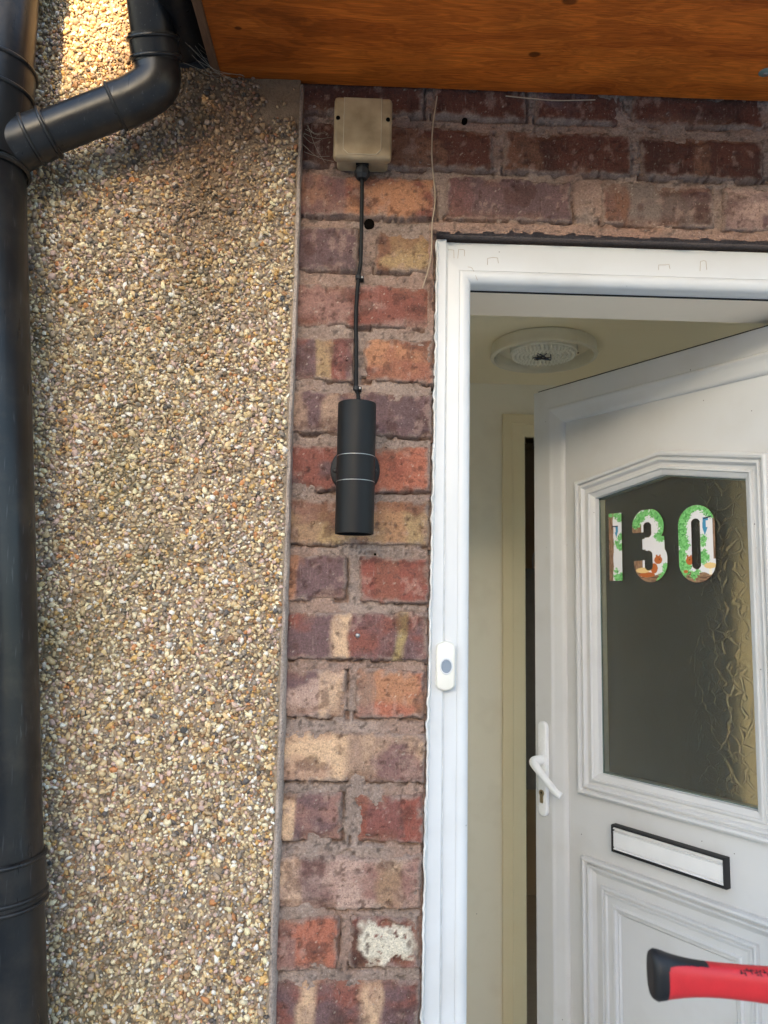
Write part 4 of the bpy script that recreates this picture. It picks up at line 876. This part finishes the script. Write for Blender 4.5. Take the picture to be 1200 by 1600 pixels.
# ------------------------------------------------------------------ woodland number stickers
G1, G2, G3 = lin(108, 178, 96), lin(140, 205, 130), lin(70, 140, 66); BRN, BRD = lin(150, 118, 92), lin(100, 72, 54)
WH = lin(222, 220, 222); SQ = lin(178, 98, 46); MU = lin(222, 190, 130); BL = lin(70, 140, 178)
def sticker(digit, x0, x1, z0, z1):
    wd, ht = x0-x1, z1-z0                          # x runs right to left on the leaf: s = 0 at the left of the photo
    res = .00085; s = np.linspace(0, wd, int(wd/res)); v = np.linspace(0, ht, int(ht/res)); Sx, Vz = np.meshgrid(s, v)
    U = Sx/wd; Q = Vz/ht
    def cap(x, y, cx, y0, y1, r):                 # distance to a vertical stadium
        yy = np.clip(y, y0+r, y1-r) if y1-y0 > 2*r else (y0+y1)/2
        return np.hypot(x-cx, y-yy)-r
    if digit == '1': ins = np.full(U.shape, -1.0); ins = np.where((Q > 0), -1, 1)
    elif digit == '0':
        r = wd/2; o_ = cap(Sx, Vz, wd/2, 0, ht, r); ri = wd*.115; i_ = cap(Sx, Vz, wd*.485, ht*.175, ht*.82, ri); ins = np.maximum(o_, -i_)
    else:
        r = wd*.46
        up_ = cap(Sx, Vz, wd*.46, ht*.52, ht, r); lo_ = cap(Sx, Vz, wd*.52, 0, ht*.58, wd*.48)
        o_ = np.minimum(np.minimum(up_, lo_), np.where((U < .93) & (U > .36) & (Q > .42) & (Q < .62), -1, 1))
        i1 = cap(Sx, Vz, wd*.45, ht*.615, ht*.825, wd*.11); i2 = cap(Sx, Vz, wd*.47, ht*.165, ht*.43, wd*.11)
        cut = np.where((U < .30) & (Q > .30) & (Q < .68), -1, 1)
        n1 = np.where((U < .36) & (Q > .60) & (Q < .685), -1, 1); n2 = np.where((U < .38) & (Q > .305) & (Q < .45), -1, 1)
        bar = np.where((U < .30) & (Q > .40) & (Q < .62), -1, 1)
        n1b = np.where((U < .44) & (Q > .615) & (Q < .675), -1, 1); n2b = np.where((U < .42) & (Q > .31) & (Q < .43), -1, 1)
        ins = np.maximum.reduce([o_, -i1, -i2, -cut, -n1, -n2, -bar, -n1b, -n2b])
    c = np.tile(WH, U.shape+(1,)).astype(float)
    def put(mask, col): c[mask] = col if np.ndim(col) == 1 else col[mask]
    lob = (fbm(Sx*420, Vz*420, 2, 3)-.5)*.010
    ltex = np.where((fbm(Sx*500, Vz*500, 2, 8) > .58)[..., None], G2, np.where((fbm(Sx*330, Vz*330, 2, 9) < .36)[..., None], G3, G1))
    def leaf(cx, cy, r): put(np.hypot(Sx-cx*wd, Vz-cy*ht)+lob < r, ltex)
    bark = np.where((vn(Sx*1700, Vz*90, 4) > .62)[..., None], BRD, BRN)
    if digit == '1':
        put(U < .34+.1*(vn(Vz*60, Vz*0, 3)-.5), bark)
        for q in [(.15, .985, .006), (.55, .97, .008), (.9, .93, .010), (.85, .62, .007), (.62, .55, .007), (.9, .5, .009), (.95, .66, .006), (.6, .06, .009), (.9, .05, .010), (.55, .15, .005)]: leaf(*q)
        put((np.abs(U-.58-.1*(.75-Q)*0) < .13*sm(.62, .74, Q)) & (Q > .63) & (Q < .80), BL); put((np.abs(U-.45) < .1) & (Q > .72) & (Q < .79), WH); put((np.abs(U-.48) < .22) & (Q > .795) & (Q < .815), lin(40, 50, 70))
    elif digit == '3':
        put((U < .28) & (Q > .64) & (Q < .80), bark); put((U < .30) & (Q < .33), bark); put((Q < .085+.05*vn(Sx*70, Vz*0, 2)), np.where((vn(Sx*120, Vz*1400, 4) > .6)[..., None], BRD, BRN))
        for q in [(.12, .82, .012), (.25, .9, .012), (.42, .96, .010), (.6, .95, .010), (.78, .9, .013), (.88, .8, .013), (.9, .70, .012), (.82, .62, .012), (.7, .63, .006), (.95, .1, .011), (.85, .05, .011), (.97, .2, .010), (.75, .02, .007)]: leaf(*q)
        put(((U-.30)/.20)**2+((Q-.165)/.038)**2 < 1, MU); put((np.abs(U-.28) < .04) & (Q > .08) & (Q < .14), lin(235, 225, 205))
        put(((U-.74)/.11)**2+((Q-.30)/.055)**2 < 1, SQ); put(((U-.62)/.10)**2+((Q-.19)/.07)**2 < 1, SQ); put(((U-.42)/.22)**2+((Q-.105)/.035)**2 < 1, SQ)
        put((np.abs(U-.70) < .025) & (Q > .33) & (Q < .375), SQ); put((np.abs(U-.79) < .022) & (Q > .33) & (Q < .37), SQ); put(np.hypot((U-.77)*wd, (Q-.31)*ht) < .0014, lin(30, 20, 15))
        put(((U-.30)/.20)**2+((Q-.165)/.038)**2 < 1, MU)
    else:
        put((U > .93) & (Q > .3) & (Q < .86), bark); put(Q < .10+.05*vn(Sx*70, Vz*0, 6), np.where((vn(Sx*120, Vz*1400, 4) > .6)[..., None], BRD, BRN))
        for q in [(.1, .80, .014), (.2, .88, .014), (.35, .95, .010), (.5, .97, .008), (.65, .96, .009), (.8, .92, .010), (.92, .86, .008), (.08, .68, .015), (.12, .55, .014), (.16, .47, .011), (.08, .36, .012), (.08, .25, .014), (.14, .17, .015), (.22, .2, .011), (.28, .48, .004), (.69, .56, .008), (.66, .49, .007), (.68, .36, .009), (.66, .28, .008), (.76, .32, .007), (.4, .09, .008), (.52, .13, .006)]: leaf(*q)
        put(((U-.30)/.10)**2+((Q-.285)/.055)**2 < 1, SQ); put((np.abs(U-.25) < .022) & (Q > .32) & (Q < .36), SQ); put((np.abs(U-.34) < .022) & (Q > .32) & (Q < .36), SQ); put(np.hypot((U-.30)*wd, (Q-.295)*ht) < .0014, lin(30, 20, 15))
        put(((U-.19)/.06)**2+((Q-.145)/.02)**2 < 1, SQ)
        put((np.abs(U-.85) < .035) & (Q > .10) & (Q < .20), lin(235, 225, 205)); put(((U-.84)/.16)**2+((Q-.215)/.038)**2 < 1, MU)
        bd = np.abs(U-.74-.12*(Q-.72)); put((bd < .06*sm(.60, .72, Q)+.012) & (Q > .61) & (Q < .83), BL); put((np.abs(U-.81) < .05) & (Q > .70) & (Q < .79), WH); put((np.abs(U-.80) < .10) & (np.abs(Q-.825-.1*(U-.8)) < .010), lin(40, 50, 70))
    # faint grey printed rim
    inside = ins < 0
    idx = np.arange(U.size).reshape(U.shape)
    F = np.stack([idx[:-1, :-1], idx[1:, :-1], idx[1:, 1:], idx[:-1, 1:]], -1).reshape(-1, 4)
    F = F[inside.ravel()[F].all(1)]
    used = np.unique(F); mp = -np.ones(U.size, int); mp[used] = np.arange(len(used))
    V = np.stack([x0-Sx, np.full(U.shape, GY+.0005), z0+Vz], -1).reshape(-1, 3)[used]
    o = dpart('number_sticker', (V, mp[F]), M_print, pane, None, c.reshape(-1, 3)[used])
    o['label'] = 'woodland patterned number %s sticker on the glass' % digit
def G_(px, py): return lp(px, py, GY)
zb3, zt3 = G_(1015, 910)[1], G_(1015, 796)[1]
sticker('1', G_(952, 855)[0], G_(972, 855)[0], G_(962, 908)[1], G_(962, 802)[1])
sticker('3', G_(988, 855)[0], G_(1043, 855)[0], zb3, zt3)
sticker('0', G_(1060, 850)[0], G_(1118.5, 850)[0], G_(1090, 910.5)[1], G_(1090, 788.5)[1])

# ------------------------------------------------------------------ doorbell
bp0 = at(697, 1040, .006)
bxw, bz0, bz1 = .0148, at(697, 1080, .006)[2], at(697, 1002, .006)[2]; bcx = bp0[0]-.0005
DB = thing('doorbell', 'small cream doorbell push with a grey oval button on the white frame', 'doorbell', (bcx, .02, bz0))
bpoly = [(bcx-bxw, bz0+.008), (bcx-bxw*.8, bz0+.004), (bcx-bxw*.3, bz0+.0008), (bcx, bz0), (bcx+bxw*.3, bz0+.0008), (bcx+bxw*.8, bz0+.004), (bcx+bxw, bz0+.008), (bcx+bxw, bz1-.008), (bcx+bxw*.8, bz1-.004), (bcx+bxw*.3, bz1-.0008), (bcx, bz1), (bcx-bxw*.3, bz1-.0008), (bcx-bxw*.8, bz1-.004), (bcx-bxw, bz1-.008)]
def dome2(P_, prof_): 
    V, F = dome(P_, prof_); return V, F
part('case', dome2(bpoly, [(0, .0198), (0, .0082), (.0008, .0064), (.0022, .0052), (.0036, .0048)]), M_bell, DB, 30)
part('back_plate', dome2(offset_poly(bpoly, .0006), [(0, .0199), (0, .0165), (.001, .0164)]), M_gasket, DB)
bc = (bcx+.0008, .0048, (bz0+bz1)/2)
def oval(r0, prof_, m, n):
    V, F = lathe(prof_, (0, 0, 0), (0, 1, 0), 36); V = [(bc[0]+x, bc[1]+y, bc[2]+z*1.28) for x, y, z in V]; part(n, (V, F), m, DB, 40)
oval(0, [(.0082, -.0012), (.0096, -.0013), (.0101, -.0006), (.0103, .0004)], M_upvc, 'button_ring')
oval(0, [(0, -.0004), (.0062, -.0005), (.0069, -.0013), (.0080, -.0011), (.0084, .0004)], M_btn, 'button')

# ------------------------------------------------------------------ ceiling light in the hall
lc = atz(849, 538, HZ); LR = .156
CL = thing('ceiling_light', 'round white plastic ceiling light without its cover in the hall', 'ceiling light', (lc[0], lc[1], HZ))
part('body', lathe([(LR*.93, 0), (LR*.97, -.004), (LR*.985, -.03), (LR*1.0, -.036), (LR*.99, -.041), (LR*.93, -.043), (LR*.915, -.038), (LR*.90, -.012), (LR*.88, -.010), (0, -.010)], (lc[0], lc[1], HZ), (0, 0, 1), 72), M_lamp, CL, 40)
part('inner_lip', lathe([(LR*.90, -.030), (LR*.885, -.033), (LR*.87, -.030), (LR*.87, -.010)], (lc[0], lc[1], HZ), (0, 0, 1), 72), M_lamp, CL, 40)
M_lens = mat('lens_plastic', (.9, .88, .80), (.82, .78, .68), .2, 60)
def leds():
    L = [lathe([(0, -.031), (LR*.60, -.031), (LR*.63, -.029), (LR*.63, -.009)], (lc[0], lc[1], HZ), (0, 0, 1), 48)]
    for r_ in (.24, .32, .40, .48, .56):
        n = int(r_*LR*2*math.pi/.0115)
        for k in range(n):
            a = 2*math.pi*k/n+r_*7; L.append(lathe([(.0054, 0), (.0050, -.005), (.0034, -.0085), (0, -.0098)], (lc[0]+r_*LR*math.cos(a), lc[1]+r_*LR*math.sin(a), HZ-.031), (0, 0, 1), 8))
    part('lens_disc', join(*L), M_lens, CL, 50)
leds()
for k in range(3):
    r = random.Random(k+3); P_ = [(lc[0]+r.uniform(-.028, .028), lc[1]+r.uniform(-.028, .028), HZ-.034-r.uniform(0, .010)) for _ in range(7)]
    part('lead_wire', tube(smooth_path(P_, 5), .0014, 6), mat('blue_lead' if k else 'brown_lead', (.08, .1, .16) if k else (.1, .06, .04), None, .5, 40), CL, 60)
for a in (.3, 2.2, 4.1, 5.2): part('screw', lathe([(0, -.003), (.004, -.002), (.0045, 0)], (lc[0]+.75*LR*math.cos(a), lc[1]+.75*LR*math.sin(a), HZ-.0105), (0, 0, 1), 12), M_hole, CL)

# ------------------------------------------------------------------ inner doorway
AW = DX0-at(786, 1100, 1.38)[0]
AR = thing('inner_doorway', 'cream painted wooden door surround at the back of the hall', 'doorway', (DX0, HY1, .1))
P_ = [(DX0-AW, -.2), (DX1+AW, -.2), (DX1+AW, DZ+AW), (DX0-AW, DZ+AW)]
pr = [(0, HY1-.0003), (0, HY1-.012), (.002, HY1-.015), (AW*.42, HY1-.017), (AW*.46, HY1-.012), (AW*.52, HY1-.0115), (AW*.9, HY1-.010), (AW*.97, HY1-.008), (AW, HY1-.002), (AW, HY1+.1)]
mm = moulding(P_, pr)
for k, nm in ((1, 'jamb_architrave'), (2, 'head_architrave'), (3, 'jamb_architrave')): part(nm, mm[k], M_arch, AR, 30)
CT = thing('hanging_coat', 'dark coat hanging in the shadow behind the inner doorway', 'coat', (DX0+.12, HY1+.5, .9))
def coat():
    V = []; F = []; n = 28; m = 14
    for j in range(m):
        z = 1.75-.85*j/(m-1); wd = .07+.10*math.sin(min(j/(m-1)*1.7, 1.57))
        for k in range(n):
            a = 2*math.pi*k/n; f = 1+.10*math.sin(5*a+j*.25)*j/m; V.append((DX0+.14+wd*f*math.cos(a), HY1+.5+.06*f*math.sin(a), z))
    for j in range(m-1): F += [[j*n+k, j*n+(k+1) % n, (j+1)*n+(k+1) % n, (j+1)*n+k] for k in range(n)]
    F += [list(range(n)), [(m-1)*n+k for k in range(n)]]
    part('body', (V, F), M_coat, CT, 60); part('hook', tube(smooth_path([(DX0+.14, HY1+.5, 1.74), (DX0+.14, HY1+.5, 1.80), (DX0+.16, HY1+.5, 1.83), (DX0+.18, HY1+.5, 1.80)], 5), .003, 8), M_steel, CT)
coat()

# ------------------------------------------------------------------ hammer lying across a step ladder
YH = -.6
def hp(px, py): return at(px, py, YH)
stn = [(1016, 1489, 1553, .6), (1018, 1487, 1558, .85), (1024, 1484.5, 1561.5, .95), (1033, 1486, 1560, 1), (1045, 1491, 1558.5, 1), (1060, 1495.5, 1557, 1), (1080, 1500, 1556, 1), (1100, 1503, 1556, 1), (1130, 1506, 1558, 1), (1165, 1509, 1562, 1), (1200, 1511.5, 1567, 1), (1245, 1514, 1573, 1), (1300, 1519, 1577, 1)]
HM = thing('hammer', 'hammer with red grip and black rubber end poking in from the right', 'hammer', tuple(hp(1300, 1540)))
secs = []
for (px, t_, b_, dpt) in stn:
    A, B = hp(px, t_), hp(px, b_); secs.append(((A+B)/2, np.linalg.norm(A-B)/2, dpt))
def grip():
    n = 120; V = []
    for c_, h_, dpt in secs:
        for k in range(n):
            a = 2*math.pi*k/n; ca, sa = math.cos(a), math.sin(a); e = .8
            yy = math.copysign(abs(ca)**e, ca)*h_*.74*dpt; zz = math.copysign(abs(sa)**e, sa)*h_
            V.append((c_[0], c_[1]+yy, c_[2]+zz))
    return np.array(V), n
GV, n = grip()
def is_black(s, k):                     # end cap and the tongue along the top
    a = 2*math.pi*(k+.5)/n; top = math.sin(a) > .80
    px = .5*(stn[s][0]+stn[s+1][0])
    return px < 1034 or (top and px < 1112) or (math.sin(a) > .55 and px < 1058)
def sel(fn):
    F = [[s*n+k, s*n+(k+1) % n, (s+1)*n+(k+1) % n, (s+1)*n+k] for s in range(len(stn)-1) for k in range(n) if fn(s, k)]
    return F
# finer stations for a clean colour break
def refine(GV):
    m = len(stn); P = GV.reshape(m, n, 3); xs = np.array([q[0] for q in stn], float); xf = np.concatenate([[1016, 1017, 1018, 1021], np.arange(1024, 1300.1, 1)])
    out = np.empty((len(xf), n, 3))
    for k in range(n):
        for c_ in range(3): out[:, k, c_] = np.interp(xf, xs, P[:, k, c_])
    for _ in range(40): out[6:-1] = (out[5:-2]+2*out[6:-1]+out[7:])/4
    return out, xf
GP, xf = refine(GV)
def hf(fn):
    F = []
    for s in range(len(xf)-1):
        for k in range(n):
            a = 2*math.pi*(k+.5)/n; px = .5*(xf[s]+xf[s+1])
            # the visible side faces the camera (-y)
            lim = 1037
            blk = px < lim or (math.sin(a) > .50+.36*(1-math.exp(-max(px-1037, 0)/22)) and px < 1104) or (math.sin(a) > .3 and px < 1037+14*(math.sin(a)-.3))
            if blk == fn: F.append([s*n+k, s*n+(k+1) % n, (s+1)*n+(k+1) % n, (s+1)*n+k])
    return F
part('red_grip', (GP.reshape(-1, 3), hf(False)), M_red, HM, 60)
cap = GP.copy(); ctr = cap.mean(1, keepdims=True); cap = ctr+(cap-ctr)*1.012
part('rubber_end', (cap.reshape(-1, 3), hf(True)+[list(range(n))]), M_rubber, HM, 60)
hd = secs[-1][0]; hx_ = hd[0]
part('shaft', tube([(hx_-.01, YH, hd[2]), (hx_+.08, YH, hd[2]-.002), (hx_+.16, YH, hd[2]-.003)], [.0115, .0095, .009], 20), M_rubber, HM, 40)
hh_ = hx_+.165; zz_ = hd[2]-.003
part('head', join(lathe([(0, -.062), (.011, -.062), (.013, -.059), (.013, -.045), (.010, -.04), (.010, -.028), (.0125, -.022), (.0125, .022), (.010, .03)], (hh_, YH, zz_), (0, 1, 0), 24)), M_steel, HM, 40)
V = []
for t in np.linspace(0, 1, 9):
    y = YH+.026+.075*t; z = zz_-.022*t*t; wd_ = .010+.008*t; th_ = .011*(1-t)+.002
    V += [(hh_-wd_, y, z-th_), (hh_+wd_, y, z-th_), (hh_+wd_, y, z+th_), (hh_-wd_, y, z+th_)]
F = [[i*4+k, i*4+(k+1) % 4, (i+1)*4+(k+1) % 4, (i+1)*4+k] for i in range(8) for k in range(4)]+[[0, 1, 2, 3], [32, 33, 34, 35]]
part('claw', (V, F), M_steel, HM, 30)
# worn dark lettering on the top of the grip, mostly rubbed away
def marks():
    V = []; F = []; r = random.Random(5)
    for j in range(9):
        xx = np.interp(1152+j*6.2, xf, np.arange(len(xf))); i0 = int(xx)
        for q in range(3):
            k0 = n*3//4-0
            ang = math.radians(118+r.uniform(0, 22)); k = int((ang)/(2*math.pi)*n)
            p = GP[i0, k]; c0 = GP[i0].mean(0); d = (p-c0)/np.linalg.norm(p-c0); e = np.array([1, 0, 0]); f = np.cross(d, e)
            a_, b_ = (r.uniform(.0007, .0012), .00045) if q else (.0005, .0014)
            p = p+d*.0004+e*r.uniform(-.0008, .0008); b0 = len(V)
            V += [p-e*a_-f*b_, p+e*a_-f*b_, p+e*a_+f*b_, p-e*a_+f*b_]; F.append([b0, b0+1, b0+2, b0+3])
    part('worn_lettering', (V, F), M_rubber, HM)
marks()
ztop = zz_-.0135
LD = thing('step_ladder', 'aluminium step ladder with the hammer lying across its top', 'ladder', (.62, -.62, 0))
lx0_, lx1_ = .455, .80
part('top_platform', box(lx0_, lx1_, -.72, -.52, ztop-.03, ztop-.0005, .006), M_alu, LD)
for x in (lx0_+.012, lx1_-.012):
    part('stile', tube([(x, -.53, ztop-.03), (x, -.50, 0.012)], .016, 12), M_alu, LD, 40); part('rear_leg', tube([(x, -.71, ztop-.03), (x, -1.10, .012)], .012, 12), M_alu, LD, 40)
for k in range(1, 5): part('tread', box(lx0_+.02, lx1_-.02, -.60, -.50, k*.25, k*.25+.025, .004), M_alu, LD)

# ------------------------------------------------------------------ house across the way (behind the camera: shades the lower wall)
OH = thing('opposite_house', 'brick terraced house with slate roof across the street', 'house', (0, -14, 0))
zp = 2.459; slope = TOSUN.z/-TOSUN.y
zr = zp+slope*(15-.019); ze = zr-1.9
part('wall', box(-9, 9, -19, -11, 0, ze), M_housewall, OH)
part('roof', ([(-9.2, -10.7, ze-.05), (9.2, -10.7, ze-.05), (9.2, -15, zr), (-9.2, -15, zr), (9.2, -19.3, ze-.05), (-9.2, -19.3, ze-.05)], [[0, 1, 2, 3], [3, 2, 4, 5], [0, 3, 5], [1, 4, 2]]), M_slate, OH)
for x in (-7, -4, 4, 7):
    for z in (.9, 3.4):
        if z+1.3 > ze: continue
        wn = part('window', box(x-.6, x+.6, -11.03, -10.99, z, z+1.3), M_gedge, OH); part('frame', join(box(x-.66, x+.66, -10.99, -10.95, z-.06, z), box(x-.66, x+.66, -10.99, -10.95, z+1.3, z+1.36), box(x-.66, x-.6, -10.99, -10.95, z, z+1.3), box(x+.6, x+.66, -10.99, -10.95, z, z+1.3), box(x-.03, x+.03, -10.99, -10.95, z, z+1.3)), M_upvc, wn)
part('door', box(-.5, .5, -11.03, -10.97, 0, 2.1), M_red, OH)
